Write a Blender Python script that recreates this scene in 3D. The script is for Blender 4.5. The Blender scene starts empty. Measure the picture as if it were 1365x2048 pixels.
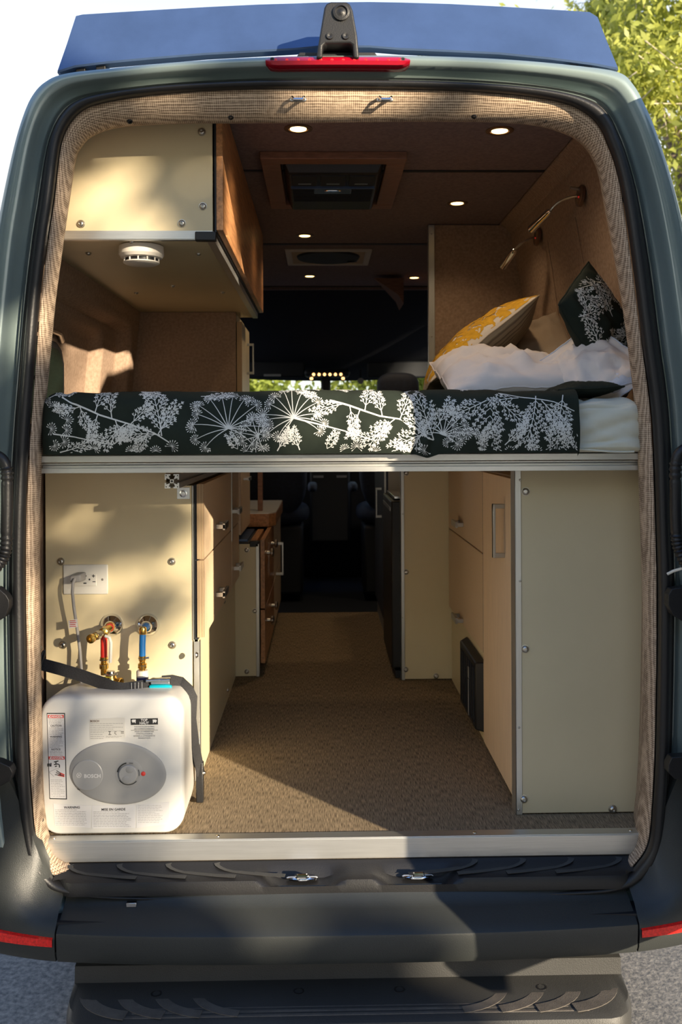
import bpy, bmesh, math, random
from mathutils import Vector, Matrix, noise as mnoise
rnd = random.Random(7)
# ------------------------------------------------------------------ camera
# world: x right, y into the van, z up; the rear opening is the plane y=0, the van floor z=0
SC = bpy.context.scene
FPX, D0, ZC = 1850.0, 2.24, 1.01
YAW, ROLL = math.atan(39.0/FPX), math.radians(0.26)
R_ = Vector((math.cos(YAW), -math.sin(YAW), 0)); F_ = Vector((math.sin(YAW), math.cos(YAW), 0)); U_ = Vector((0, 0, 1))
R2 = R_*math.cos(ROLL) - U_*math.sin(ROLL); U2 = U_*math.cos(ROLL) + R_*math.sin(ROLL)
CAMP = Vector((0, -D0, ZC))
cam = bpy.data.cameras.new('camera'); co = bpy.data.objects.new('camera', cam); SC.collection.objects.link(co)
cam.sensor_fit = 'VERTICAL'; cam.sensor_height = 36; cam.sensor_width = 36
cam.lens = FPX/2048*36; cam.shift_y = -159/2048
cam.clip_start = .05; cam.clip_end = 400
co.matrix_world = Matrix(((R2.x, U2.x, -F_.x, CAMP.x), (R2.y, U2.y, -F_.y, CAMP.y), (R2.z, U2.z, -F_.z, CAMP.z), (0, 0, 0, 1)))
cam.dof.use_dof = True; cam.dof.focus_distance = 2.5; cam.dof.aperture_fstop = 5.0
SC.camera = co
def W(px, py, y):
    """measured photo position -> point of the van on the cross plane y"""
    d = R2*((px-682.5)/FPX) - U2*((py-865.0)/FPX) + F_
    t = (y - CAMP.y)/d.y
    return CAMP + d*t
# ------------------------------------------------------------------ light
world = bpy.data.worlds.new('sky'); SC.world = world; world.use_nodes = True
wn = world.node_tree; bg = wn.nodes['Background']
# clear evening sky: near-white at the horizon, deep blue overhead, the same all the way round
tcw = wn.nodes.new('ShaderNodeTexCoord'); sxw = wn.nodes.new('ShaderNodeSeparateXYZ'); rw = wn.nodes.new('ShaderNodeValToRGB')
wn.links.new(tcw.outputs['Generated'], sxw.inputs[0]); wn.links.new(sxw.outputs[2], rw.inputs[0]); wn.links.new(rw.outputs[0], bg.inputs[0])
el = rw.color_ramp.elements; el[0].position = 0; el[0].color = (1.0, .96, .88, 1); el[1].position = 1; el[1].color = (.10, .20, .46, 1)
for ps, c in ((.16, (.96, .94, .90, 1)), (.36, (.66, .72, .78, 1)), (.52, (.26, .38, .60, 1)), (.75, (.13, .25, .52, 1))): e_ = el.new(ps); e_.color = c
bg.inputs[1].default_value = 1.0
LDIR = Vector((-.876, 1.0, -.29)).normalized()
sd = bpy.data.lights.new('sun', 'SUN'); sd.energy = 7.2; sd.color = (1.0, .84, .62); sd.angle = math.radians(.6)
so = bpy.data.objects.new('sun', sd); SC.collection.objects.link(so)
so.rotation_euler = LDIR.to_track_quat('-Z', 'Y').to_euler(); so.location = (8, -9, 5)
SC.view_settings.view_transform = 'Standard'; SC.view_settings.look = 'None'
SC.view_settings.exposure = 0.9; SC.view_settings.gamma = 1.0; SC.view_settings.use_curve_mapping = False
# ------------------------------------------------------------------ materials
def nd(nt, t, **kw):
    n = nt.nodes.new(t)
    for k, v in kw.items(): setattr(n, k, v)
    return n
def mat(name, col, rough=.5, metal=0.0, var=.0, vscale=8., stretch=(1, 1, 1), bump=0., bscale=60., spec=.5, emit=None, es=0., coat=0.,
        trans=0., ior=1.45, col2=None, dirt=None):
    m = bpy.data.materials.new(name); m.use_nodes = True; nt = m.node_tree; b = nt.nodes['Principled BSDF']
    b.inputs['Base Color'].default_value = (*col, 1); b.inputs['Roughness'].default_value = rough
    b.inputs['Metallic'].default_value = metal; b.inputs['Specular IOR Level'].default_value = spec
    b.inputs['Coat Weight'].default_value = coat; b.inputs['Transmission Weight'].default_value = trans; b.inputs['IOR'].default_value = ior
    if emit: b.inputs['Emission Color'].default_value = (*emit, 1); b.inputs['Emission Strength'].default_value = es
    tc = nd(nt, 'ShaderNodeTexCoord'); mp = nd(nt, 'ShaderNodeMapping'); mp.inputs['Scale'].default_value = stretch
    nt.links.new(tc.outputs['Object'], mp.inputs[0])
    if var > 0 or col2:
        n = nd(nt, 'ShaderNodeTexNoise'); n.inputs['Scale'].default_value = vscale; n.inputs['Detail'].default_value = 6; n.inputs['Roughness'].default_value = .6
        nt.links.new(mp.outputs[0], n.inputs['Vector'])
        r = nd(nt, 'ShaderNodeValToRGB'); r.color_ramp.elements[0].position = .32; r.color_ramp.elements[1].position = .68
        c2 = col2 or tuple(min(1, c*(1+var)) for c in col); c1 = col if col2 else tuple(c*(1-var) for c in col)
        r.color_ramp.elements[0].color = (*c1, 1); r.color_ramp.elements[1].color = (*c2, 1)
        nt.links.new(n.outputs['Fac'], r.inputs[0]); nt.links.new(r.outputs[0], b.inputs['Base Color'])
    if bump > 0:
        n2 = nd(nt, 'ShaderNodeTexNoise'); n2.inputs['Scale'].default_value = bscale; n2.inputs['Detail'].default_value = 4
        nt.links.new(mp.outputs[0], n2.inputs['Vector']); bp = nd(nt, 'ShaderNodeBump'); bp.inputs['Strength'].default_value = bump; bp.inputs['Distance'].default_value = .002
        nt.links.new(n2.outputs['Fac'], bp.inputs['Height']); nt.links.new(bp.outputs[0], b.inputs['Normal'])
    return m
def weave(name, c1, c2, pitch=.005, amount=.6, streak=None, bumpd=.0006):
    """woven cloth: threads along the three axes, colour mottled by noise"""
    m = bpy.data.materials.new(name); m.use_nodes = True; nt = m.node_tree; b = nt.nodes['Principled BSDF']; L = nt.links.new
    b.inputs['Roughness'].default_value = .95; b.inputs['Specular IOR Level'].default_value = .15
    tc = nd(nt, 'ShaderNodeTexCoord')
    wob = nd(nt, 'ShaderNodeTexNoise'); wob.inputs['Scale'].default_value = 18; L(tc.outputs['Object'], wob.inputs['Vector'])
    mx = nd(nt, 'ShaderNodeVectorMath', operation='MULTIPLY_ADD'); L(wob.outputs['Color'], mx.inputs[0]); mx.inputs[1].default_value = (pitch*.9,)*3; L(tc.outputs['Object'], mx.inputs[2])
    sx = nd(nt, 'ShaderNodeSeparateXYZ'); L(mx.outputs[0], sx.inputs[0])
    acc = None
    for k in range(3):
        a = nd(nt, 'ShaderNodeMath', operation='MULTIPLY'); a.inputs[1].default_value = 2*math.pi/pitch; L(sx.outputs[k], a.inputs[0])
        s = nd(nt, 'ShaderNodeMath', operation='SINE'); L(a.outputs[0], s.inputs[0])
        if acc is None: acc = s
        else:
            ad = nd(nt, 'ShaderNodeMath', operation='ADD'); L(acc.outputs[0], ad.inputs[0]); L(s.outputs[0], ad.inputs[1]); acc = ad
    n = nd(nt, 'ShaderNodeTexNoise'); n.inputs['Scale'].default_value = 90; n.inputs['Detail'].default_value = 3
    if streak:
        mp = nd(nt, 'ShaderNodeMapping'); mp.inputs['Scale'].default_value = streak; L(tc.outputs['Object'], mp.inputs[0]); L(mp.outputs[0], n.inputs['Vector'])
    else: L(tc.outputs['Object'], n.inputs['Vector'])
    mr = nd(nt, 'ShaderNodeMapRange'); mr.inputs[1].default_value = -2; mr.inputs[2].default_value = 2; L(acc.outputs[0], mr.inputs[0])
    mi = nd(nt, 'ShaderNodeMix'); mi.data_type = 'FLOAT'; mi.inputs[0].default_value = 1-amount; L(mr.outputs[0], mi.inputs[2]); L(n.outputs['Fac'], mi.inputs[3])
    r = nd(nt, 'ShaderNodeValToRGB'); r.color_ramp.elements[0].position = .3; r.color_ramp.elements[1].position = .7
    r.color_ramp.elements[0].color = (*c1, 1); r.color_ramp.elements[1].color = (*c2, 1); L(mi.outputs[0], r.inputs[0]); L(r.outputs[0], b.inputs['Base Color'])
    bp = nd(nt, 'ShaderNodeBump'); bp.inputs['Strength'].default_value = .5; bp.inputs['Distance'].default_value = bumpd; L(mi.outputs[0], bp.inputs['Height']); L(bp.outputs[0], b.inputs['Normal'])
    return m
def striped(name, cols, axis, pitch, rough=.7, wob=.15, soft=False):
    """parallel stripes along one axis (plies, ticking)"""
    m = bpy.data.materials.new(name); m.use_nodes = True; nt = m.node_tree; b = nt.nodes['Principled BSDF']; L = nt.links.new
    b.inputs['Roughness'].default_value = rough
    tc = nd(nt, 'ShaderNodeTexCoord'); sx = nd(nt, 'ShaderNodeSeparateXYZ'); L(tc.outputs['Object'], sx.inputs[0])
    n = nd(nt, 'ShaderNodeTexNoise'); n.inputs['Scale'].default_value = 25; L(tc.outputs['Object'], n.inputs['Vector'])
    a = nd(nt, 'ShaderNodeMath', operation='MULTIPLY_ADD'); a.inputs[1].default_value = 1/pitch; L(sx.outputs[axis], a.inputs[0])
    w = nd(nt, 'ShaderNodeMath', operation='MULTIPLY'); w.inputs[1].default_value = wob; L(n.outputs['Fac'], w.inputs[0]); L(w.outputs[0], a.inputs[2])
    f = nd(nt, 'ShaderNodeMath', operation='FRACT'); L(a.outputs[0], f.inputs[0])
    r = nd(nt, 'ShaderNodeValToRGB'); r.color_ramp.interpolation = 'EASE' if soft else 'CONSTANT'
    k = len(cols); el = r.color_ramp.elements; el[0].position = 0; el[0].color = (*cols[0], 1); el[1].position = 1/k; el[1].color = (*cols[1], 1)
    for i in range(2, k): e = el.new(i/k); e.color = (*cols[i], 1)
    L(f.outputs[0], r.inputs[0]); L(r.outputs[0], b.inputs['Base Color'])
    return m
M = {}
M['paint'] = mat('grey_green_paint', (.20, .255, .25), .27, .3, .08, 3, coat=.8)
M['rubber'] = mat('black_rubber', (.012, .012, .013), .42, bump=.2, bscale=200)
M['burlap'] = weave('tan_burlap_lining', (.17, .118, .08), (.56, .43, .31), .0050, .52, bumpd=.0012)
M['wallcloth'] = weave('brown_wall_cloth', (.235, .162, .115), (.345, .245, .178), .004, .14)
M['ceilcloth'] = weave('dark_brown_ceiling_cloth', (.165, .128, .130), (.235, .182, .182), .004, .12)
M['carpet'] = weave('woven_vinyl_floor', (.075, .056, .036), (.37, .28, .175), .004, .06, streak=(5.0, .36, 1), bumpd=.0008)
M['cream'] = mat('cream_laminate_panel', (.67, .575, .37), .38, 0, .03, 5, bump=.05, bscale=400)
M['cream_grey'] = mat('greyish_cream_laminate', (.56, .475, .305), .45, 0, .03, 5, bump=.05, bscale=400)
M['birch'] = mat('pale_birch_laminate', (.76, .58, .40), .5, 0, .10, 6, (40, 40, 1.2))
M['birchd'] = mat('drawer_front_laminate', (.66, .50, .34), .5, 0, .08, 6, (1.2, 40, 40))
M['walnut'] = mat('brown_wood_veneer', (.42, .20, .085), .42, 0, .35, 7, (14, 1.2, 14), coat=.15)
M['woodframe'] = mat('reddish_wood_frame', (.22, .11, .07), .5, 0, .25, 7, (3, 20, 20))
M['ply'] = striped('plywood_edge_plies', [(.50, .36, .21), (.22, .13, .065), (.55, .41, .25), (.19, .115, .055), (.46, .33, .19)], 0, .0085)
M['plyh'] = striped('plywood_edge_plies_flat', [(.62, .47, .30), (.36, .24, .13), (.66, .52, .34), (.30, .19, .10), (.58, .44, .28)], 2, .0085)
M['alu'] = mat('brushed_aluminium', (.62, .62, .60), .36, .9, .06, 8, (1, 40, 40), bump=.08, bscale=90)
M['aluv'] = mat('brushed_aluminium_upright', (.55, .55, .52), .38, .85, .06, 8, (40, 40, 1))
M['steel'] = mat('stainless_steel', (.60, .59, .57), .22, 1.0)
M['chrome'] = mat('polished_chrome', (.78, .78, .78), .06, 1.0)
M['nickel'] = mat('satin_nickel', (.50, .48, .44), .3, 1.0)
M['brass'] = mat('yellow_brass', (.75, .48, .12), .22, 1.0, .15, 20)
M['blackp'] = mat('black_plastic', (.012, .012, .013), .45, bump=.2, bscale=300)
M['bumper'] = mat('charcoal_bumper_plastic', (.030, .033, .032), .42, 0, .12, 3, bump=.25, bscale=500)
M['bumperd'] = mat('dark_step_plastic', (.034, .034, .033), .5, 0, .15, 4, bump=.3, bscale=400)
M['tread'] = mat('brown_grey_tread_rubber', (.10, .088, .076), .7, 0, .2, 30, bump=.4, bscale=600)
M['white'] = mat('white_enamel', (.60, .59, .555), .3, 0, .02, 4)
M['whitep'] = mat('white_plastic', (.66, .64, .58), .4)
M['wtop'] = mat('glossy_white_counter', (.75, .75, .73), .15)
M['fanp'] = mat('pale_fan_frame', (.50, .47, .44), .5)
M['offwhite'] = mat('smoke_detector_plastic', (.62, .58, .52), .5)
M['greyp'] = mat('grey_plastic_face', (.27, .27, .265), .42)
M['greyp2'] = mat('grey_plastic_disc', (.30, .30, .295), .35)
M['ink'] = mat('black_ink', (.02, .02, .02), .6)
M['inkg'] = mat('grey_ink', (.22, .22, .22), .6)
M['redink'] = mat('red_ink', (.55, .04, .03), .5)
M['paper'] = mat('white_sticker', (.60, .59, .58), .45)
M['papers'] = mat('silver_sticker', (.62, .60, .55), .35, .2)
M['yellowink'] = mat('yellow_sticker', (.72, .62, .05), .45)
M['red'] = mat('red_plastic', (.62, .03, .02), .3)
M['blue'] = mat('blue_pipe', (.01, .13, .38), .35)
M['navy'] = mat('dark_blue_plastic', (.01, .02, .12), .4)
M['teal'] = mat('teal_plastic', (.0, .36, .46), .35)
M['web'] = mat('black_webbing', (.022, .022, .024), .75, 0, .3, 300, bump=.5, bscale=500)
M['cordg'] = mat('grey_cord', (.30, .29, .28), .5)
M['lens'] = mat('red_brake_lens', (.42, .004, .02), .12, 0, trans=.25, coat=.6)
M['refl'] = mat('red_reflector', (.75, .015, .01), .2, 0, .3, 200, coat=.5, emit=(.6, .01, .01), es=0.0)
M['fairing'] = mat('dark_blue_fairing_panel', (.075, .125, .24), .36, .6, .12, 6, spec=1.0, bump=.06, bscale=250)
M['duvet'] = mat('black_green_cotton', (.016, .022, .016), .85, 0, .15, 20, spec=.2, bump=.3, bscale=25)
M['print'] = mat('white_botanical_print', (.62, .62, .58), .8)
M['sheet'] = mat('white_cotton_sheet', (.62, .61, .50), .85, 0, .03, 10, bump=.5, bscale=14)
M['sheet2'] = mat('off_white_pillowcase', (.66, .60, .55), .85, 0, .04, 6, bump=.5, bscale=14)
M['taupe'] = mat('taupe_pillowcase', (.40, .31, .22), .85, 0, .05, 8, bump=.4, bscale=14)
M['bluewhite'] = mat('pale_blue_white_sheet', (.50, .54, .62), .85, 0, .05, 8, bump=.4, bscale=14)
M['yprint'] = mat('mustard_yellow_print', (.62, .33, .015), .8, 0, .15, 60)
M['ywhite'] = mat('cream_pillow_cloth', (.64, .55, .44), .85)
M['ticking'] = striped('striped_linen', [(.36, .28, .18), (.14, .10, .065), (.30, .23, .15)], 1, .013, .9, .2, True)
M['seat'] = mat('dark_blue_seat_cloth', (.018, .026, .05), .7, 0, .2, 40)
M['cab'] = mat('black_cab_plastic', (.010, .012, .016), .6)
M['cabliner'] = mat('black_cab_headliner', (.008, .010, .018), .9)
M['cabfloor'] = mat('dark_cab_floor_rubber', (.012, .018, .030), .7)
M['glass'] = mat('windscreen_glass', (.75, .85, .82), .02, 0, trans=1.0, ior=1.01)
M['tint'] = mat('tinted_window_glass', (.010, .018, .014), .05, 0, spec=.8)
M['led'] = mat('warm_downlight_lens', (1, .9, .7), .4, emit=(1.0, .62, .22), es=3.2)
M['warmglow'] = mat('warm_glint_and_lamp_glow', (1, .8, .5), .4, emit=(1.0, .55, .2), es=1.5)  # glow of the reading-lamp lenses; on the console it imitates a reflection
M['ledr'] = mat('red_led_dot', (.6, .02, .02), .4, emit=(1, .05, .03), es=.08)
M['bracketbrown'] = mat('bronze_lamp_mount', (.20, .12, .08), .35, .7)
M['bark'] = mat('grey_brown_bark', (.22, .17, .12), .9, 0, .3, 12, bump=.8, bscale=30)
M['asphalt'] = mat('gravelly_asphalt', (.10, .10, .10), .9, 0, 0, 60, col2=(.30, .28, .25), bump=1., bscale=90)
def leafmat(name, c1, c2):
    m = mat(name, c1, .5, 0, 0, 1.7, col2=c2); nt = m.node_tree; b = nt.nodes['Principled BSDF']
    out = [n for n in nt.nodes if n.type == 'OUTPUT_MATERIAL'][0]
    t = nd(nt, 'ShaderNodeBsdfTranslucent'); t.inputs[0].default_value = (c2[0]*1.1, c2[1]*1.1, c2[2]*.8, 1); mx = nd(nt, 'ShaderNodeMixShader'); mx.inputs[0].default_value = .4
    nt.links.new(b.outputs[0], mx.inputs[1]); nt.links.new(t.outputs[0], mx.inputs[2]); nt.links.new(mx.outputs[0], out.inputs[0])
    return m
M['leaf'] = leafmat('yellow_green_leaves', (.16, .20, .03), (.48, .50, .12))
M['leafd'] = leafmat('dark_green_leaves', (.03, .07, .02), (.12, .20, .05))
M['twig'] = mat('dry_grey_twigs', (.45, .40, .30), .9)
# ------------------------------------------------------------------ mesh helpers
class MB:
    def __init__(s): s.v = []; s.f = []; s.mi = []; s.cur = 0
    def add(s, vs, fs):
        b = len(s.v); s.v += [Vector(p) for p in vs]; s.f += [tuple(b+i for i in f) for f in fs]; s.mi += [s.cur]*len(fs); return s
    def box(s, x0, x1, y0, y1, z0, z1):
        return s.add([(x, y, z) for z in (z0, z1) for y in (y0, y1) for x in (x0, x1)], [(0, 2, 3, 1), (4, 5, 7, 6), (0, 1, 5, 4), (2, 6, 7, 3), (0, 4, 6, 2), (1, 3, 7, 5)])
    def hexa(s, P):  # 8 corners in box order
        return s.add(P, [(0, 2, 3, 1), (4, 5, 7, 6), (0, 1, 5, 4), (2, 6, 7, 3), (0, 4, 6, 2), (1, 3, 7, 5)])
    def prism(s, poly, fa, fb):  # poly of 2d pts, fa/fb map 2d->3d front and back
        n = len(poly); return s.add([fa(p) for p in poly]+[fb(p) for p in poly], [tuple(range(n))[::-1], tuple(range(n, 2*n))]+[(i, (i+1) % n, n+(i+1) % n, n+i) for i in range(n)])
    def frame(s, a):
        a = a.normalized(); u = a.orthogonal().normalized(); return u, a.cross(u)
    def cyl(s, p0, p1, r0, r1=None, n=16, cap=True):
        p0, p1 = Vector(p0), Vector(p1); r1 = r0 if r1 is None else r1; u, w = s.frame(p1-p0); V = []
        for p, r in ((p0, r0), (p1, r1)):
            V += [p+(u*math.cos(6.28318*i/n)+w*math.sin(6.28318*i/n))*r for i in range(n)]
        F = [(i, (i+1) % n, n+(i+1) % n, n+i) for i in range(n)]
        if cap: F += [tuple(range(n))[::-1], tuple(range(n, 2*n))]
        return s.add(V, F)
    def lathe(s, p, axis, prof, n=20):  # prof: [(r, h)]
        p = Vector(p); a = Vector(axis).normalized(); u, w = s.frame(a); V = []
        for r, h in prof: V += [p+a*h+(u*math.cos(6.28318*i/n)+w*math.sin(6.28318*i/n))*max(r, 1e-5) for i in range(n)]
        F = []
        for k in range(len(prof)-1): F += [(k*n+i, k*n+(i+1) % n, (k+1)*n+(i+1) % n, (k+1)*n+i) for i in range(n)]
        F += [tuple(range(n))[::-1], tuple(range((len(prof)-1)*n, len(prof)*n))]
        return s.add(V, F)
    def tube(s, pts, r, n=8, closed=False):
        pts = [Vector(p) for p in pts]; m = len(pts); V = []; u = None
        for i, p in enumerate(pts):
            a = (pts[(i+1) % m]-pts[i-1]) if closed else (pts[min(i+1, m-1)]-pts[max(i-1, 0)])
            a.normalize()
            if u is None: u = a.orthogonal().normalized()
            u = (u-a*u.dot(a)).normalized(); w = a.cross(u); rr = r(i/(m-1)) if callable(r) else r
            V += [p+(u*math.cos(6.28318*j/n)+w*math.sin(6.28318*j/n))*rr for j in range(n)]
        F = [(k*n+j, k*n+(j+1) % n, ((k+1) % m)*n+(j+1) % n, ((k+1) % m)*n+j) for k in range(m if closed else m-1) for j in range(n)]
        if not closed: F += [tuple(range(n))[::-1], tuple(range((m-1)*n, m*n))]
        return s.add(V, F)
    def band(s, pts, nrm, w, t):  # flat strap with width vector side and thickness
        pts = [Vector(p) for p in pts]; m = len(pts); V = []
        for i, p in enumerate(pts):
            a = (pts[min(i+1, m-1)]-pts[max(i-1, 0)]).normalized(); nn = Vector(nrm[i] if isinstance(nrm, list) else nrm); nn = (nn-a*nn.dot(a)).normalized(); sd_ = a.cross(nn)
            V += [p-sd_*w/2, p+sd_*w/2, p+sd_*w/2+nn*t, p-sd_*w/2+nn*t]
        F = [(k*4+j, k*4+(j+1) % 4, (k+1)*4+(j+1) % 4, (k+1)*4+j) for k in range(m-1) for j in range(4)]+[(0, 3, 2, 1), (4*m-4, 4*m-3, 4*m-2, 4*m-1)]
        return s.add(V, F)
    def loft(s, loops, closed=True, cap=False):
        n = len(loops[0]); V = [p for l in loops for p in l]; F = []
        for k in range(len(loops)-1):
            for i in range(n if closed else n-1): F.append((k*n+i, k*n+(i+1) % n, (k+1)*n+(i+1) % n, (k+1)*n+i))
        if cap: F += [tuple(range(n))[::-1], tuple(range((len(loops)-1)*n, len(loops)*n))]
        return s.add(V, F)
    def grid(s, fn, nu, nv):
        V = [fn(i/nu, j/nv) for j in range(nv+1) for i in range(nu+1)]
        return s.add(V, [(j*(nu+1)+i, j*(nu+1)+i+1, (j+1)*(nu+1)+i+1, (j+1)*(nu+1)+i) for j in range(nv) for i in range(nu)])
    def xf(s, m):
        s.v = [m @ p for p in s.v]; return s
def wloc(o):
    v = Vector((0, 0, 0))
    while o is not None: v += o.location; o = o.parent
    return v
def build(name, mb, mats, parent=None, smooth=True, bevel=0, seg=2, ang=40, fix=True, local=False, loc=None):
    me = bpy.data.meshes.new(name); off = Vector((0, 0, 0)) if local else (wloc(parent) if parent else Vector(loc or (0, 0, 0)))
    me.from_pydata([tuple(p-off) for p in mb.v], [], mb.f)
    if not isinstance(mats, (list, tuple)): mats = [mats]
    for m in mats: me.materials.append(m)
    if len(mats) > 1: me.polygons.foreach_set('material_index', mb.mi)
    if fix:
        bm = bmesh.new(); bm.from_mesh(me); bmesh.ops.recalc_face_normals(bm, faces=bm.faces); bm.to_mesh(me); bm.free()
    o = bpy.data.objects.new(name, me); SC.collection.objects.link(o)
    if parent: o.parent = parent
    elif loc: o.location = loc
    if bevel:
        b = o.modifiers.new('edge', 'BEVEL'); b.width = bevel; b.segments = seg; b.limit_method = 'ANGLE'; b.angle_limit = math.radians(30); b.harden_normals = False
    if smooth:
        me.polygons.foreach_set('use_smooth', [True]*len(me.polygons)); me.set_sharp_from_angle(angle=math.radians(ang))
    return o
def tag(o, label=None, cat=None, group=None, kind=None):
    for k, v in (('label', label), ('category', cat), ('group', group), ('kind', kind)):
        if v: o[k] = v
    return o
def thing(name, loc, label, cat, group=None):
    o = bpy.data.objects.new(name, None); o.empty_display_size = .05; SC.collection.objects.link(o); o.location = loc
    return tag(o, label, cat, group)
def struct(name, mb, m, **kw):
    return tag(build(name, mb, m, **kw), kind='structure')
KIDS = {}
def copy_thing(root, loc, label=None, rot=None):
    def cp(o, par):
        c = o.copy(); SC.collection.objects.link(c)
        if par: c.parent = par
        for k in [x for x in list(SC.collection.objects) if x.parent == o]: cp(k, c)
        return c
    r = cp(root, None); r.location = loc
    if label: r['label'] = label
    if rot is not None: r.rotation_euler = rot
    return r
def screw(parent, p, axis, r=.0105, name='screw'):
    """domed steel screw with a hex recess"""
    p = Vector(p); mb = MB(); mb.lathe(p, axis, [(r*1.15, 0), (r*1.15, r*.12), (r, r*.14), (r*.92, r*.5), (r*.6, r*.78), (r*.42, r*.82), (r*.38, r*.4), (0, r*.4)], 14)
    return build(name, mb, M['nickel'], parent)
def bar_handle(parent, p, out, along, L, m='nickel', depth=.032, w=.011):
    """flat bow handle: two posts and a bar"""
    p = Vector(p); out = Vector(out).normalized(); al = Vector(along).normalized(); sd_ = out.cross(al); mb = MB()
    def bx(c, a, b, e):  # half extents along al,out,sd
        mb.hexa([c+al*x*a+out*y*b+sd_*z*e for z in (-1, 1) for y in (-1, 1) for x in (-1, 1)])
    for s in (-1, 1): bx(p+al*s*(L/2-w/2)+out*depth/2, w/2, depth/2, w/2)
    bx(p+out*(depth-w*.3), L/2, w*.3, w*.75)
    return build('handle', mb, M[m], parent, bevel=.0012)
# ------------------------------------------------------------------ van body: rings around the rear opening
Bp = [(682,1786),(359,1790),(205,1786),(138,1774),(105,1758),(80,1725),(68,1680),(60,1600),(55,1500),(50,1300),(48,1100),(55,900),(66,750),(78,600),(93,480),(105,400),(117,300),(128,262),(145,235),(169,215),(205,203),(270,191),(359,182),(513,175),(682,174),(870,177),(1024,186),(1126,202),(1178,226),(1205,255),(1219,287),(1234,328),(1250,400),(1270,540),(1288,686),(1308,850),(1317,1100),(1319,1240),(1315,1500),(1309,1620),(1301,1691),(1278,1730),(1245,1760),(1178,1776),(973,1782)]
Ep = [(682,1830),(359,1830),(205,1830),(110,1830),(60,1830),(20,1800),(-10,1740),(-40,1600),(-55,1500),(-60,1300),(-58,1100),(-50,900),(-38,750),(-24,600),(-12,480),(2,400),(24,300),(43,235),(62,192),(88,164),(130,147),(230,136),(359,124),(513,115),(682,111),(870,112),(1024,119),(1150,130),(1237,142),(1268,166),(1292,208),(1315,262),(1350,370),(1380,500),(1402,650),(1425,830),(1432,1100),(1432,1240),(1425,1500),(1410,1620),(1390,1720),(1360,1800),(1300,1830),(1178,1830),(973,1830)]
Ap = [(682,1725),(359,1725),(205,1725),(150,1722),(125,1718),(105,1700),(92,1660),(85,1600),(82,1500),(79,1300),(77,1100),(82,900),(95,750),(109,600),(125,480),(136,400),(148,315),(158,292),(175,272),(205,258),(240,250),(300,246),(380,244),(513,243),(682,242),(870,240),(1000,242),(1090,250),(1150,270),(1178,292),(1195,320),(1205,350),(1217,420),(1238,540),(1259,686),(1276,850),(1286,1100),(1289,1240),(1287,1500),(1281,1620),(1270,1690),(1250,1715),(1225,1725),(1150,1725),(973,1725)]
def dense(pts, y, k=5):
    P = [W(a, b, y) for a, b in pts]; n = len(P); out = []
    for i in range(n):
        p0, p1, p2, p3 = P[i-1], P[i], P[(i+1) % n], P[(i+2) % n]
        for j in range(k):
            t = j/k; out.append(.5*((2*p1)+(p2-p0)*t+(2*p0-5*p1+4*p2-p3)*t*t+(3*p1-p0-3*p2+p3)*t**3))
    return out
LB, LE, LA = dense(Bp, 0), dense(Ep, 0), dense(Ap, .07)
CX = .057
CEN = Vector((CX, 0, .9))
def ring(m, y, out=0.):
    r = []
    for b, e in zip(LB, LE):
        p = b.lerp(e, m); d = (p-CEN); d.y = 0; p = p+d.normalized()*out; r.append(Vector((p.x, y, p.z)))
    return r
van = thing('van', (CX, 2, -.72), 'grey-green camper van seen from behind with its rear doors open, standing on the asphalt', 'van')
mb = MB(); mb.loft([ring(.24, .06), ring(.25, .035), ring(.40, .032), ring(.50, .022), ring(.58, .008), ring(.62, -.010), ring(.66, -.014), ring(.80, -.018), ring(.93, -.012), ring(1, .006), ring(1, .03, .012), ring(1, .08, .022), ring(1, .30, .10), ring(1, .50, .14)])
build('body_frame', mb, M['paint'], van, ang=70)
def seal(name, mc, yc, rm, ry, m):
    mb = MB(); mb.loft([ring(mc+rm*math.cos(a), yc+ry*math.sin(a)) for a in [6.28318*k/10 for k in range(11)]]); return build(name, mb, m, van, ang=80)
seal('door_seal', .12, .008, .115, .020, M['rubber'])
seal('seal_lip', .30, .030, .05, .008, M['rubber'])
# grooved inner flange where the doors close
mb = MB(); mb.loft([ring(.36, .024), ring(.385, .016), ring(.41, .024)]); build('flange_bead', mb, M['paint'], van, ang=80)
# shell to the cab
mb = MB(); LO = ring(1, .50, .14)
def shell(l, f, y): return [Vector((CX+(p.x-CX)*f, y, p.z)) for p in l]
mb.loft([LO, shell(LO, 1.0, 3.45)]); build('side_shell', mb, M['paint'], van, ang=60)
# cab shell: roof drop, lower sides and pillars, windows left open
mb = MB()
mb.hexa([(-.98, 3.45, 1.98), (1.1, 3.45, 1.98), (-.85, 4.75, 1.42), (.97, 4.75, 1.42), (-.98, 3.45, 2.03), (1.1, 3.45, 2.03), (-.85, 4.75, 1.47), (.97, 4.75, 1.47)])
for s in (-1, 1):
    x = CX+s*1.0; mb.box(min(x, x-s*.04), max(x, x-s*.04), 3.45, 5.4, -.3, .80)
    mb.box(min(x, x-s*.05), max(x, x-s*.05), 3.45, 3.62, .80, 2.0)
mb.box(CX-1.0, CX+1.0, 5.36, 5.4, -.3, .80)
build('cab_shell', mb, M['paint'], van)
for s in (-1, 1): mb = MB(); mb.cyl((CX+s*.97, 5.0, .8), (CX+s*.86, 4.72, 1.45), .04, n=8); build('windscreen_pillar', mb, M['cab'], van)
mb = MB(); mb.hexa([(-.90, 5.02, .80), (1.01, 5.02, .80), (-.90, 5.03, .80), (1.01, 5.03, .80), (-.80, 4.72, 1.44), (.91, 4.72, 1.44), (-.80, 4.73, 1.44), (.91, 4.73, 1.44)])
build('windscreen', mb, M['glass'], van)
# underfloor
mb = MB(); mb.box(CX-.95, CX+.95, .45, 5.3, -.30, -.10); build('underbody', mb, M['cab'], van)
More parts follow.
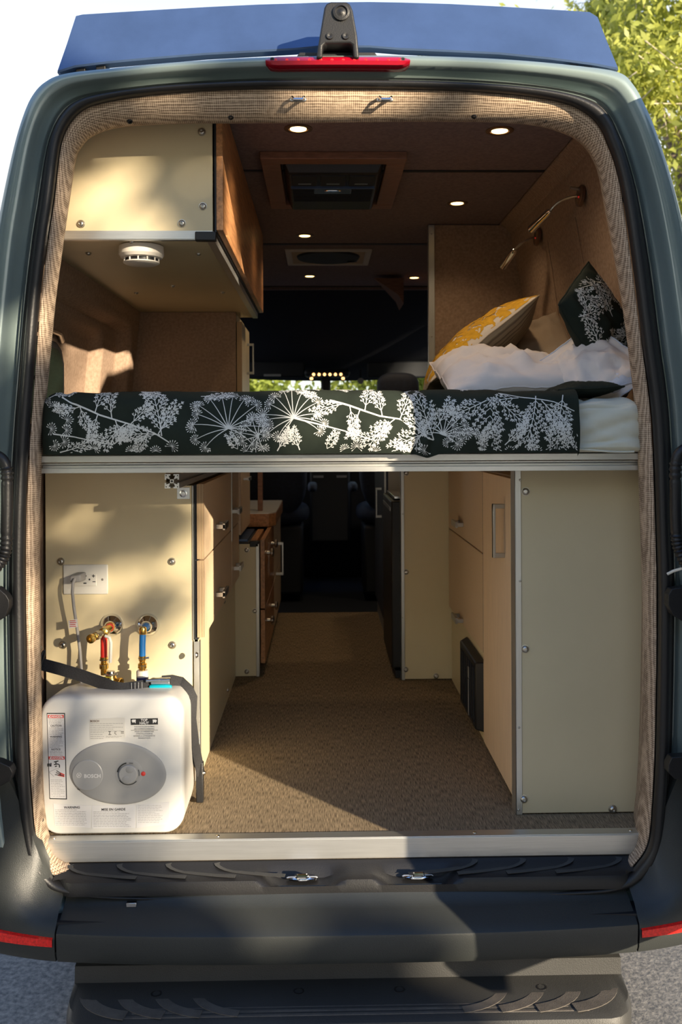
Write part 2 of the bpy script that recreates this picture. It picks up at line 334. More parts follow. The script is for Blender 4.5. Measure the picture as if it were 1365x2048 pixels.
# wheels
for wy in (1.35, 4.3):
    for s in (-1, 1):
        mb = MB(); x = CX+s*.88; mb.lathe((x-s*.12, wy, -.38), (s, 0, 0), [(.20, 0), (.31, .01), (.345, .05), (.345, .19), (.31, .235), (.21, .24), (.19, .20), (.05, .20)], 28); build('wheel', mb, M['rubber'], van)
# ---- bumper, corners, step
def Bx(x): # slight plan curvature of the rear bumper
    return .045*abs((x-CX)/.8)**3
def xrange(x0, x1, n): return [x0+(x1-x0)*i/n for i in range(n+1)]
mb = MB(); prof = [(-.001, -.085), (-.022, -.112), (-.045, -.121), (-.085, -.139), (-.102, -.1475), (-.1065, -.151), (-.108, -.156), (-.104, -.205), (-.095, -.222), (-.06, -.228), (-.0, -.228)]
XL, XR = W(112, 1850, -.08).x, W(1277, 1850, -.08).x
mb.loft([[Vector((x, y+Bx(x), z)) for y, z in prof] for x in xrange(XL, XR, 40)], closed=False)
build('rear_bumper', mb, M['bumper'], van, ang=35)
mb = MB(); mb.box(XL-.06, XR+.06, -.06, .0, -.205, -.135); build('bumper_beam', mb, M['cab'], van)
for sgn in (-1, 1):
    mb = MB(); x0 = XL-.004 if sgn < 0 else XR+.004; rows = []
    for i in range(15):
        t = i/14; x = x0+sgn*t*.34; yb = Bx(x0)+.10*t**2.2; rise = .035*t
        g = math.exp(-(t/.42)**2)
        top = -.085+.34*(1-math.exp(-(t/.30)**2))        # climbs the body side
        rows.append([Vector((x, y+yb*k, z)) for y, z, k in [(.03-.03*(1-g), top, .3), (-.018, top-.012, .5), (-.040*g-.026, -.119*g+(1-g)*(top-.06), .8), (-.085, -.132*g+(1-g)*(-.02), 1), (-.105, -.150*g+(1-g)*(-.10), 1), (-.108, -.170+.01*t, 1), (-.104, -.205+rise, 1), (-.095, -.222+rise, 1), (-.05, -.228+rise, 1), (.03, -.228+rise, 1)]])
    mb.loft(rows, closed=False); o = build('bumper_corner', mb, M['bumper'], van, ang=50)
    # red reflector set in the corner
    mb = MB(); rr = []
    for i in range(9):
        t = i/8; x = x0+sgn*(.004+t*.30); tt = t*.88; yb = Bx(x0)+.10*tt**2.2; h = .011+.006*t; zc = -.171+.030*t
        rr.append([Vector((x, -.106+yb, zc-h)), Vector((x, -.113+yb, zc-h+.003)), Vector((x, -.113+yb, zc+h-.003)), Vector((x, -.106+yb, zc+h))])
    mb.loft(rr, closed=False, cap=False); tag(build('reflector', mb, M['refl'], van), 'red reflector strip in the bumper corner')
# step below the bumper
mb = MB(); SL, SR = W(131, 1990, -.1).x, W(1265, 1990, -.1).x
def stepf(x, lo, hi):  # pull the plan in at the rounded ends
    e = max(0, (lo+.07-x)/.07, (x-(hi-.07))/.07); return e
rows = []
for x in [SL, SL+.004, SL+.012, SL+.025, SL+.045, SL+.07]+xrange(SL+.12, SR-.12, 24)+[SR-.07, SR-.045, SR-.025, SR-.012, SR-.004, SR]:
    e = min(1, stepf(x, SL, SR)); c = .10*(1-math.sqrt(max(0, 1-e*e)))
    rows.append([Vector((x, y, z)) for y, z in [(.06, -.245), (-.018, -.262), (-.022, -.300), (-.15+c, -.306), (-.168+c, -.314), (-.176+c, -.330), (-.172+c, -.40), (.06, -.40)]])
mb.loft(rows, closed=False, cap=True); build('rear_step', mb, M['bumperd'], van, ang=35)
# tread: long ribs and curved stripes, worn brown
for k in range(8):
    mb = MB(); y = -.045-.0145*k; x0, x1 = SL+.05+.28*math.cos(k/8*1.5)*.9, SR-.05-.28*math.cos(k/8*1.5)*.9
    mb.box(x0, x1, y-.0042, y+.0042, -.3075-.0004*k, -.3025-.0004*k); build('tread_rib', mb, M['tread'], van, bevel=.001)
for s in (-1, 1):
    for k in range(4):
        pts = []
        for i in range(11):
            t = i/10*1.35; x = (SL if s < 0 else SR)+(-s)*(.035+.085*k+.06*(1-math.cos(t))*1.4+.05*t*t*.5); pts.append((x, -.040-.105*math.sin(t)*(1-.0*k), -.3045))
        mb = MB(); mb.band(pts, (0, 0, 1), .032-.003*k, .0016); build('tread_stripe', mb, M['tread'], van)
for px in (312, 598, 800, 1085):
    p = W(px, 1975, -.07); mb = MB(); mb.lathe((p.x, -.065, -.3055), (0, 0, 1), [(.013, 0), (.013, .004), (.009, .004), (.008, .0), (0, .0)], 12); build('drain_plug', mb, M['blackp'], van)
p = W(930, 2040, -.17); mb = MB(); mb.lathe((p.x, -.1725, -.348), (0, -1, 0), [(.014, 0), (.014, .006), (.011, .008), (.008, .007), (.007, .002), (0, .002)], 18); build('parking_sensor', mb, M['blackp'], van)
# small latch clip on the bumper and tail chip
for px in (264, 697):
    p = W(px, 1808, -.02); mb = MB(); mb.box(p.x-.012, p.x+.012, p.y-.008, p.y+.004, p.z-.004, p.z+.006); build('clip', mb, M['steel'], van, bevel=.001)
# ---- plastic threshold with the two lock strikers
TL, TR = W(106, 1750, 0).x, W(1276, 1750, 0).x
def thr(x, k):
    e = max(0, (TL+.05-x)/.05, (x-(TR-.05))/.05); return .03*e*e
mb = MB(); rows = []
LX = [W(605, 1745, .03).x, W(835, 1745, .03).x]
for i in range(101):
    x = TL+(TR-TL)*i/100; e = thr(x, 0); dip = 0
    for lx in LX:
        d = abs(x-lx); dip = max(dip, 1-min(1, max(0, (d-.055)/.055)))
    dp = .020*dip
    rows.append([Vector((x, y, z)) for y, z in [(.062, -.050), (.055, -.052), (.045-e*.3, -.056-dp*.2), (.030-e, -.062-dp), (.010-e*.5, -.064-dp), (-.006+e, -.070-dp*.9), (-.012+e, -.082), (-.012+e, -.100), (.01, -.102)]])
mb.loft(rows, closed=False); build('sill_cover', mb, M['blackp'], van, ang=35)
for s in (-1, 1):
    for k in range(4):
        pts = []
        for i in range(9):
            t = i/8; x = CX+s*(.70-.12*k-.17*t*t-.02); yy = .052-.046*t; pts.append((x, yy, -.0522-.010*min(1, (.052-yy)/.022)-.002*max(0, min(1, (.03-yy)/.02))))
        mb = MB(); mb.band(pts, (0, 0, 1), .016, .0007); build('sill_rib', mb, M['bumperd'], van)
for lx in LX:
    mb = MB(); mb.lathe((lx, .018, -.078), (0, 0, 1), [(.034, 0), (.034, .004), (.030, .006), (0, .006)], 24); mb.v = [Vector((lx+(p.x-lx)*1.15, .018+(p.y-.018)*.42, p.z)) for p in mb.v]
    o = build('striker_plate', mb, M['chrome'], van)
    mb = MB(); mb.tube([(lx-.013, .02, -.073), (lx-.013, .002, -.062), (lx-.010, -.004, -.060), (lx+.010, -.004, -.060), (lx+.013, .002, -.062), (lx+.013, .02, -.073)], .0042, 8); build('striker_loop', mb, M['chrome'], o)
# ---- high brake light, reversing camera pod, roof fairing
def archz(px): # header height as traced
    return W(px, 122+((px-682)/560)**2*18, -.02).z
mb = MB(); rows = []
for i in range(37):
    t = i/36; px = 532+(820-532)*t; x = W(px, 124, -.02).x; e = min(1, t*14, (1-t)*14)**.5; z0 = W(px, 133-(1-abs(2*t-1)**2)*1.5, -.03).z; z1 = W(px, 112, -.02).z
    zm = (z0+z1)/2; h = (z1-z0)/2*(.45+.55*e)
    rows.append([Vector((x, y, zm+k*h)) for y, k in [(.01, -.9), (-.018, -1), (-.030, -.8), (-.034, -.2), (-.028, .5), (-.018, .95), (.01, 1)]])
mb.loft(rows, closed=False, cap=True); bl = tag(build('brake_light', mb, M['lens'], van, ang=50), 'long red high-level brake light under the camera pod')
for i in range(12):
    p = W(552+i*22.5, 121, -.03); mb = MB(); mb.lathe(p, (0, -1, 0), [(.0045, 0), (.004, .003), (0, .004)], 8); build('led', mb, M['refl'], bl)
for px in (545, 806):
    p = W(px, 120, -.028); mb = MB(); mb.lathe(p, (0, -1, 0), [(.005, 0), (.005, .005), (.002, .005), (0, .003)], 10); build('screw', mb, M['blackp'], bl)
# camera pod: tapered plate with window cut near its foot
def pod(y0, y1):
    mb = MB()
    def q(px, py, y): return W(px, py, y)
    def slab(pts, ya, yb): mb.prism(pts, lambda p: q(p[0], p[1], ya+.0*(p[1])), lambda p: W(p[0], p[1], ya)+Vector((0, yb-ya, 0)))
    slab([(633, 116), (640, 70), (649, 15), (653, 7), (662, 3), (693, 3), (701, 8), (706, 20), (715, 70), (719, 116), (708, 116), (706, 90), (700, 86), (652, 86), (646, 92), (645, 116)], y0, y1)
    return mb
podo = build('camera_pod', pod(-.04, .05), M['blackp'], van, bevel=.004)
tag(podo, 'black plastic camera pod over the brake light')
mb = MB(); c = W(683, 25, -.041); mb.lathe(c, (0, -1, 0), [(.020, 0), (.020, .004), (.015, .005), (.013, .001), (.009, .001), (.006, .003), (0, .004)], 20); build('camera_lens', mb, M['blackp'], podo)
for px, py in ((660, 72), (692, 72)):
    mb = MB(); mb.lathe(W(px, py, -.041), (0, -1, 0), [(.009, 0), (.008, .003), (.003, .003), (0, .001)], 12); build('screw', mb, M['blackp'], podo)
mb = MB(); mb.prism([(594, 112), (600, 104), (750, 104), (756, 112)], lambda p: W(p[0], p[1], .0), lambda p: W(p[0], p[1], .0)+Vector((0, .06, 0))); build('pod_base', mb, M['blackp'], van, bevel=.002)
# fairing: bowed panel in front edge of the rack, leaning back, side flanges
mb = MB(); rows = []
bot = [(115, 146), (150, 135), (214, 127), (300, 119), (410, 110), (520, 104), (590, 100), (640, 95), (740, 95), (800, 100), (900, 104), (1000, 109), (1100, 119), (1190, 131), (1237, 140)]
top = [(152, 32), (165, 29), (228, 25), (310, 20), (415, 14), (520, 9), (590, 7), (640, 5), (740, 4), (800, 5), (900, 8), (1000, 13), (1100, 19), (1180, 24), (1196, 34)]
FB, FT = .10, .16
for (a, b), (c, d) in zip(bot, top):
    p, q = W(a, b, FB), W(c, d, FT); rows.append([p+Vector((0, .03, 0)), p, p.lerp(q, .03)+Vector((0, -.004, 0)), p.lerp(q, .5), p.lerp(q, .97), q, q+Vector((0, .012, .001)), q+Vector((0, .03, -.02))])
mb.loft(rows, closed=False); fa = build('roof_fairing', mb, M['fairing'], van, ang=30); tag(fa, 'wide dark glossy wind fairing across the roof edge')
for i, s in ((0, -1), (len(rows)-1, 1)):
    mb = MB(); a, b = rows[i][1], rows[i][5]; mb.prism([(0, 0), (1, 0), (.9, 1), (.1, 1)], lambda p: a.lerp(b, p[0]*.9)+Vector((0, p[1]*.16, 0)), lambda p: a.lerp(b, p[0]*.9)+Vector((-s*.006, p[1]*.16, 0))); build('side_flange', mb, M['fairing'], van)
for px in (165, 205, 1145, 1172):
    p = W(px, 136, .13); mb = MB(); mb.box(p.x-.012, p.x+.012, .11, .16, p.z-.03, p.z+.02); build('roof_bracket', mb, M['blackp'], van, bevel=.002)
# ---- rear doors standing open at right angles, just beside the opening
def door(s):
    xh, xe = (.905, .935) if s > 0 else (-.80, -.835)
    mb = MB()
    poly = [(-.03, -.125), (-.70, -.125), (-.76, -.06), (-.78, .05), (-.78, 1.45), (-.75, 1.66), (-.68, 1.78), (-.58, 1.84), (-.10, 1.87), (-.05, 1.80), (-.03, 1.6)]
    f = lambda y: xh+(xe-xh)*(-y/.78)
    mb.prism(poly, lambda p: Vector((f(p[0]), p[0], p[1])), lambda p: Vector((f(p[0])+s*.05, p[0], p[1])))
    d = build('rear_door', mb, M['paint'], van, bevel=.008)
    mb = MB(); mb.prism([(-.10, .02), (-.68, .02), (-.72, .08), (-.72, .85), (-.10, .85)], lambda p: Vector((f(p[0])-s*.012, p[0], p[1])), lambda p: Vector((f(p[0])+s*.004, p[0], p[1]))); build('door_trim', mb, M['blackp'], d, bevel=.004)
    mb = MB(); mb.prism([(-.14, .98), (-.66, .98), (-.64, 1.55), (-.60, 1.62), (-.16, 1.62)], lambda p: Vector((f(p[0])-s*.004, p[0], p[1])), lambda p: Vector((f(p[0])+s*.004, p[0], p[1]))); build('door_glass', mb, M['tint'], d, bevel=.004)
    tag(d, 'rear van door swung open at the %s of the opening' % ('right' if s > 0 else 'left'))
door(1); door(-1)
# hinge arms and wiring conduits
def arm(P, yv):
    mb = MB(); mb.prism(P, lambda p: W(p[0], p[1], yv), lambda p: W(p[0], p[1], yv)+Vector((0, .03, 0))); return build('hinge_arm', mb, M['blackp'], van, bevel=.0015)
arm([(-60, 1172), (-4, 1176), (12, 1190), (18, 1200), (18, 1214), (10, 1234), (-6, 1244), (-60, 1236)], -.05)
arm([(1425, 1166), (1345, 1178), (1338, 1190), (1338, 1212), (1347, 1230), (1365, 1242), (1425, 1248)], -.05)
arm([(-60, 1515), (-2, 1524), (20, 1534), (25, 1545), (20, 1562), (2, 1572), (-60, 1580)], -.05)
arm([(1425, 1510), (1345, 1515), (1338, 1530), (1338, 1545), (1350, 1558), (1425, 1570)], -.05)
def conduit(P, yv):
    pts = []; Q = [W(a, b, yv) for a, b in P]
    for i in range(len(Q)-1):
        for j in range(14):
            t = j/14; p0, p1, p2, p3 = Q[max(i-1, 0)], Q[i], Q[i+1], Q[min(i+2, len(Q)-1)]
            pts.append(.5*((2*p1)+(p2-p0)*t+(2*p0-5*p1+4*p2-p3)*t*t+(3*p1-p0-3*p2+p3)*t**3))
    n = len(pts)
    def r(t): return .0135+(.0022*math.sin(t*n*2.2) if (.28 < t < .38 or t > .62) else 0)
    mb = MB(); mb.tube(pts, r, 12); build('wiring_conduit', mb, M['rubber'], van, ang=80)
conduit([(-40, 912), (-6, 912), (12, 935), (14, 985), (13, 1050), (11, 1100), (-4, 1130), (-40, 1160)], -.06)
conduit([(1400, 895), (1368, 900), (1353, 925), (1352, 985), (1353, 1050), (1357, 1090), (1372, 1125), (1400, 1150)], -.06)
mb = MB(); mb.tube([W(1336, 1148, -.03), W(1348, 1142, -.04), W(1375, 1134, -.06)], .0035, 8); build('retaining_rod', mb, M['whitep'], van)
# ------------------------------------------------------------------ fabric lining around the opening (setting)
def mixAB(t, y, bulge=0):
    r = []
    for b, a in zip(LB, LA):
        p = b.lerp(a, t); d = p-CEN; d.y = 0; p = p-d.normalized()*bulge; r.append(Vector((p.x, y+.0015*mnoise.noise(p*9), p.z)))
    return r
mb = MB()
def outA(y, o):
    r = []
    for a in LA:
        d = a-CEN; d.y = 0; p = a+d.normalized()*o; r.append(Vector((p.x, y, p.z)))
    return r
mb.loft([mixAB(-.12, .02), mixAB(.02, .016), mixAB(.15, .018, .002), mixAB(.45, .030, .004), mixAB(.75, .047, .004), mixAB(.93, .064, .002), mixAB(1, .078), outA(.092, .003), outA(.11, .012), outA(.165, .03), outA(.285, .085)])
trim = struct('trim_1', mb, M['burlap'], ang=80)
for px, py in ((260, 243), (462, 235), (949, 233), (1090, 240), (118, 438), (77, 757), (67, 1108), (82, 1640), (1247, 400), (1282, 748), (1297, 1085), (1292, 1648)):
    p = W(px, py, .055); ax = (p-Vector((CX, -.5, .9))); mb = MB(); mb.lathe(p-ax.normalized()*.000, -ax, [(.0065, -.012), (.0065, .002), (.004, .003), (.0035, -.002), (0, -.002)], 12)
    build('trim_clip', mb, M['blackp'], trim)
for px in (597, 770):
    p = W(px, 203, .030); mb = MB(); mb.box(p.x-.020, p.x+.020, .022, .05, p.z-.002, p.z+.010)
    h = build('latch_striker', mb, M['steel'], trim, bevel=.002)
    mb = MB(); mb.tube([(p.x-.014, .03, p.z+.006), (p.x-.014, .004, p.z+.001), (p.x-.010, -.002, p.z-.006), (p.x+.010, -.002, p.z-.006), (p.x+.014, .004, p.z+.001), (p.x+.014, .03, p.z+.006)], .004, 8); build('striker_loop', mb, M['chrome'], h)
# aluminium sill angle at the floor edge
mb = MB(); a0, a1, b0, b1 = W(86, 1680, .06), W(1283, 1664, .06), W(122, 1720, .06), W(1262, 1708, .06)
mb.prism([(a0.x, .001), (a1.x, .001), (a1.x, -.012), (b1.x, -.049), (b0.x+.01, -.049), (a0.x+.004, -.02), (a0.x-.004, -.008)], lambda p: Vector((p[0], .058, p[1])), lambda p: Vector((p[0], .061, p[1])))
mb.box(a0.x, a1.x, .058, .092, .0005, .004)
sill = struct('trim_2', mb, M['alu'], smooth=False, bevel=.0015)
for px in (108, 436, 950, 1262):
    p = W(px, 1673, .075); mb = MB(); mb.lathe((p.x, .075, .004), (0, 0, 1), [(.005, 0), (.0045, .0015), (0, .002)], 10); build('screw', mb, M['steel'], sill)
# ------------------------------------------------------------------ room shell
mb = MB(); mb.box(CX-.90, CX+.90, .061, 2.96, -.05, 0); struct('floor', mb, M['carpet'], smooth=False)
mb = MB(); mb.box(CX-.95, CX+.95, 2.96, 5.2, -.08, -.045); mb.box(CX-.6, CX+.6, 2.955, 2.965, -.08, 0.0)
struct('floor_cab', mb, M['cabfloor'], smooth=False)
WP = [(.925, 0), (.925, .9), (.915, 1.2), (.874, 1.57), (.818, 1.87)]
def wall(s):
    mb = MB(); X = lambda x: CX+s*(x-CX)
    y1 = 3.5
    pts = WP+[(p[0]+.03, p[1]) for p in WP[::-1]]
    mb.prism(pts, lambda p: Vector((X(p[0]), .28, p[1])), lambda p: Vector((X(p[0]), y1, p[1])))
    return mb
wr = struct('wall_right', wall(1), M['wallcloth'], smooth=False)
# sewn panel relief on the right wall: two tall recess edges
for y in (.80, 1.18):
    mb = MB(); mb.tube([(.914, y-.02, 1.17), (.895, y, 1.36), (.862, y+.01, 1.62), (.845, y+.01, 1.72)], .0013, 6); build('wall_seam', mb, M['wallcloth'], wr)
# left wall with a deep rounded window recess
mb = MB(); X = lambda x: CX-(x-CX)
def lw(y, z, inset):
    # wall surface x at height z
    for (x0, z0), (x1, z1) in zip(WP, WP[1:]):
        if z0 <= z <= z1 or (x1, z1) == WP[-1]:
            t = min(1, (z-z0)/(z1-z0)); return X(x0+(x1-x0)*t)-inset
def rec(y, z):
    y0, y1, z0, z1, r = .10, 1.59, .95, 1.455, .11
    dx = max(y0+r-y, y-(y1-r), 0); dz = max(z0+r-z, z-(z1-r), 0); d = math.hypot(dx, dz)-r if (dx > 0 or dz > 0) else max(y0-y, y-y1, z0-z, z-z1)
    a = min(1, max(0, -d/.028)); a = a*a*(3-2*a)
    y0, y1, z0, z1, r = .10, 1.34, .98, 1.405, .09
    dx = max(y0+r-y, y-(y1-r), 0); dz = max(z0+r-z, z-(z1-r), 0); d = math.hypot(dx, dz)-r if (dx > 0 or dz > 0) else max(y0-y, y-y1, z0-z, z-z1)
    b = min(1, max(0, -d/.03)); b = b*b*(3-2*b)
    return .055*a+.045*b
mb.grid(lambda u, v: Vector((lw(.28+u*3.22, v*1.87, 0)-rec(.28+u*3.22, v*1.87), .28+u*3.22, v*1.87)), 200, 110)
wl = struct('wall_left', mb, M['wallcloth'], ang=60)
# dark window in the recess
mb = MB(); mb.prism([(.12, 1.02), (.84, 1.02), (.90, 1.05), (.93, 1.10), (.93, 1.25), (.90, 1.295), (.84, 1.315), (.12, 1.315)], lambda p: Vector((-.874, p[0], p[1])), lambda p: Vector((-.915, p[0], p[1])))
wi = struct('window_1', mb, M['blackp'], bevel=.008)
mb = MB(); mb.prism([(.14, 1.04), (.84, 1.04), (.88, 1.07), (.905, 1.11), (.905, 1.24), (.88, 1.275), (.84, 1.29), (.14, 1.29)], lambda p: Vector((-.8725, p[0], p[1])), lambda p: Vector((-.888, p[0], p[1])))
build('glass_pane', mb, M['tint'], wi)
mb = MB(); mb.tube([(-.875, .45, 1.335), (-.866, .6, 1.345), (-.866, .84, 1.342), (-.880, .92, 1.325)], .009, 8); build('shade_bar', mb, M['nickel'], wi)
# ceiling panels with dark seams, corner moulding, end bulkhead
ceil = MB(); ceil.box(CX-.70, CX+.70, .30, 3.5, 1.925, 1.937)
ce = struct('ceiling', ceil, M['cabliner'], smooth=False)
for y0, y1 in ((.30, .915), (.925, 2.14), (2.155, 3.42)):
    mb = MB(); mb.box(-.66, .772, y0, y1, 1.905, 1.925); build('ceiling_panel', mb, M['ceilcloth'], ce, bevel=.004)
mb = MB(); mb.prism([(.775, 1.925), (.775, 1.903), (.80, 1.885), (.818, 1.862), (.84, 1.862), (.84, 1.925)], lambda p: Vector((p[0], .30, p[1])), lambda p: Vector((p[0], 3.42, p[1]))); struct('trim_3', mb, M['wallcloth'], bevel=.004)
mb = MB(); mb.prism([(CX-(.775-CX), 1.925), (CX-(.775-CX), 1.903), (CX-(.818-CX), 1.862), (CX-(.84-CX), 1.862), (CX-(.84-CX), 1.925)], lambda p: Vector((p[0], .30, p[1])), lambda p: Vector((p[0], 3.42, p[1]))); struct('trim_4', mb, M['wallcloth'], bevel=.004)
for ys, hw in ((.92, .009), (2.148, .014)):
    mb = MB(); mb.box(-.655, .768, ys-hw, ys+hw, 1.9015, 1.906); build('ceiling_seam', mb, M['cab'], ce)
mb = MB(); mb.box(CX-.72, CX+.72, 3.42, 3.45, 1.885, 1.90); build('ceiling_edge', mb, M['ceilcloth'], ce)
# cab headliner
mb = MB(); mb.grid(lambda u, v: Vector((CX+(u-.5)*(1.75-.1*v), 3.42+1.25*v, 1.895-.50*v-.05*math.sin(v*3.14159)+.03*(2*u-1)**2)), 16, 12); struct('ceiling_cab', mb, M['cabliner'], ang=80)
# ------------------------------------------------------------------ downlights
def downlight(px, py, label):
    p = W(px, py, 0); d = (p-CAMP); t = (1.905-ZC)/d.z; q = CAMP+d*t
    r = thing('downlight', (q.x, q.y, 1.905), label, 'ceiling light', 'round ceiling downlights')
    mb = MB(); mb.lathe((q.x, q.y, 1.905), (0, 0, -1), [(.042, 0), (.042, .002), (.037, .004), (.029, .0035), (.028, .001), (0, .001)], 28); build('trim_ring', mb, M['bracketbrown'], r)
    mb = MB(); mb.lathe((q.x, q.y, 1.9038), (0, 0, -1), [(.0245, 0), (.0245, .0015), (0, .002)], 24); build('light_lens', mb, M['led'], r)
    l = bpy.data.lights.new('downlight_beam', 'SPOT'); l.energy = 3.4; l.color = (1.0, .72, .44); l.spot_size = math.radians(130); l.spot_blend = .8; l.shadow_soft_size = .03
    lo = bpy.data.objects.new('downlight_beam', l); SC.collection.objects.link(lo); lo.location = (0, 0, -.012); lo.parent = r
for px, py, lb in ((597, 257, 'round warm ceiling downlight at the rear left, just behind the door header'), (1000, 261, 'round warm ceiling downlight at the rear right, nearest the reading lamps'),
                   (607, 404, 'round warm ceiling downlight just beyond the wood-framed ceiling unit'), (915, 406, 'round warm ceiling downlight above the fabric partition on the right'),
                   (610, 471, 'round warm ceiling downlight between the wood-framed unit and the roof fan'), (620, 552, 'small far ceiling downlight below the roof fan, left one'), (829, 555, 'small far ceiling downlight beside the aluminium partition edge')):
    downlight(px, py, lb)
# ------------------------------------------------------------------ ceiling air conditioner and fan
def zc(px, py, z):
    p = W(px, py, 0); d = (p-CAMP); t = (z-ZC)/d.z; return CAMP+d*t
a, b = zc(520, 305, 1.9), zc(815, 305, 1.9); c = zc(600, 405, 1.9)
x0, x1, y0, y1 = a.x, b.x, a.y, c.y+.02
ac = thing('ceiling_air_conditioner', ((x0+x1)/2, (y0+y1)/2, 1.905), 'black ceiling air conditioner grille in a reddish wood frame', 'air conditioner')
mb = MB(); w = .062
for q in ((x0, x1, y0, y0+w), (x0, x1, y1-w, y1), (x0, x0+w, y0+w, y1-w), (x1-w, x1, y0+w, y1-w)): mb.box(*q, 1.880, 1.905)
build('wood_frame', mb, M['woodframe'], ac, bevel=.003, smooth=False)
ix0, ix1, iy0, iy1 = x0+w+.004, x1-w-.004, y0+w+.004, y1-w-.004
mb = MB(); mb.hexa([(ix0+.02, iy0+.02, 1.855), (ix1-.02, iy0+.02, 1.855), (ix0+.02, iy1-.02, 1.855), (ix1-.02, iy1-.02, 1.855), (ix0, iy0, 1.90), (ix1, iy0, 1.90), (ix0, iy1, 1.90), (ix1, iy1, 1.90)]); body = build('grille_body', mb, M['blackp'], ac, bevel=.006)
n = 3; wv = (ix1-ix0-.05)/3
for i in range(3):
    xx = ix0+.025+i*wv; mb = MB(); mb.box(xx+.006, xx+wv-.006, iy0+.03, iy0+.15, 1.850, 1.857); v = build('vent_flap', mb, M['cab'], ac, bevel=.002)
    mb = MB(); mb.box(xx+wv/2-.022, xx+wv/2+.022, iy0+.115, iy0+.120, 1.848, 1.851); build('tab', mb, M['nickel'], v)
mb = MB(); mb.box(ix0+.025, ix1-.025, iy0+.165, iy0+.170, 1.846, 1.858); build('divider_bar', mb, M['fairing'], ac, bevel=.001)
mb = MB(); mb.box((ix0+ix1)/2-.065, (ix0+ix1)/2+.065, iy0+.175, iy0+.245, 1.848, 1.857); v = build('control_panel', mb, M['fairing'], ac, bevel=.003)
mb = MB(); mb.lathe(((ix0+ix1)/2, iy0+.20, 1.8475), (0, 0, -1), [(.03, 0), (.028, .002), (0, .002)], 20); mb.v = [Vector((p.x, iy0+.20+(p.y-iy0-.20)*.35, p.z)) for p in mb.v]; build('display_lens', mb, M['chrome'], v)
mb = MB()
for k in range(9): mb.box(ix0+.03, ix1-.03, iy0+.185+k*.021, iy0+.190+k*.021, 1.850, 1.857)
tag(build('grille_slat', mb, M['cab'], ac), kind='stuff')
a, b = zc(570, 499, 1.9), zc(745, 499, 1.9); c = zc(570, 529, 1.9); x0, x1, y0, y1 = a.x, b.x, a.y, c.y
fan = thing('roof_fan', ((x0+x1)/2, (y0+y1)/2, 1.905), 'pale rectangular roof fan frame set in the far ceiling', 'fan')
mb = MB(); w = .03
for q in ((x0, x1, y0, y0+w), (x0, x1, y1-w, y1), (x0, x0+w, y0+w, y1-w), (x1-w, x1, y0+w, y1-w)): mb.box(*q, 1.893, 1.905)
build('fan_frame', mb, M['fanp'], fan, bevel=.005)
mb = MB(); mb.box(x0+w, x1-w, y0+w, y1-w, 1.899, 1.904); build('cover_plate', mb, M['taupe'], fan)
mb = MB(); mb.lathe(((x0+x1)/2, (y0+y1)/2-.02, 1.899), (0, 0, -1), [(.16, 0), (.155, .01), (0, .01)], 32); build('fan_opening', mb, M['cab'], fan)
mb = MB(); mb.lathe((x1-.09, (y0+y1)/2+.06, 1.899), (0, 0, -1), [(.028, 0), (.026, .010), (0, .010)], 20); build('knob', mb, M['blackp'], fan)
# ------------------------------------------------------------------ partitions by the bed
mb = MB(); mb.box(.488, .93, 1.73, 1.75, .93, 1.90); pr = struct('wall_partition', mb, M['wallcloth'], smooth=False)
mb = MB(); mb.box(.462, .490, 1.722, 1.752, .93, 1.90); e = build('edge_trim', mb, M['aluv'], pr, bevel=.002)
for z in (1.86, 1.42, 1.25): screw(e, (.476, 1.722, z), (0, -1, 0), .003)
mb = MB(); mb.hexa([(.30, 3.0, 1.885), (.47, 3.0, 1.885), (.44, 3.3, 1.885), (.47, 3.3, 1.885), (.44, 3.0, 1.79), (.47, 3.0, 1.74), (.45, 3.3, 1.79), (.47, 3.3, 1.74)])
sf = tag(build('cab_header_cabinet', mb, M['woodframe'], loc=(.45, 3.1, 1.8)), 'small brown wooden corner cabinet below the far ceiling, right of the cab', 'cabinet')
# ------------------------------------------------------------------ overhead cabinet, upper left
YO = .215; XF = W(425, 350, YO).x
oc = thing('overhead_cabinet', (-.5, 1, 1.53), 'cream overhead cabinet with wooden doors at the upper left of the bed', 'cabinet')
zb = W(300, 463, YO).z
mb = MB(); mb.prism([(-.78, zb+.001), (XF, zb+.001), (XF, 1.90), (-.60, 1.90), (-.69, 1.80), (-.74, 1.65)], lambda p: Vector((p[0], YO, p[1])), lambda p: Vector((p[0], YO+.016, p[1])))
rp = build('end_panel', mb, M['cream_grey'], oc, bevel=.001, smooth=False)
for px, py in ((404, 264), (406, 413), (162, 448), (364, 447)): screw(rp, W(px, py, YO), (0, -1, 0), .0095)
mb = MB(); mb.box(-.79, XF, YO+.016, 1.90, zb-.018, zb); bp_ = build('bottom_panel', mb, M['cream_grey'], oc, smooth=False)
for px, py in ((264, 483), (177, 506), (397, 507), (273, 585), (346, 571), (446, 584)):
    p = W(px, py, 0); d = p-CAMP; t = (zb-.018-ZC)/d.z; q = CAMP+d*t; screw(bp_, q, (0, 0, -1), .008)
mb = MB(); mb.box(-.79, XF, YO-.003, YO+.0, zb-.020, zb+.0015); mb.box(-.79, XF, YO, YO+.018, zb-.022, zb-.019); build('front_angle', mb, M['alu'], oc)
mb = MB(); mb.box(XF-.018, XF, YO, 1.90, zb-.022, zb-.019); mb.box(XF, XF+.003, YO, 1.90, zb-.022, zb+.0); build('side_angle', mb, M['alu'], oc)
xo = XF+.001
mb = MB(); mb.box(xo+.004, xo+.009, YO+.004, 1.90, zb, 1.90); build('door_gap', mb, M['cab'], oc)
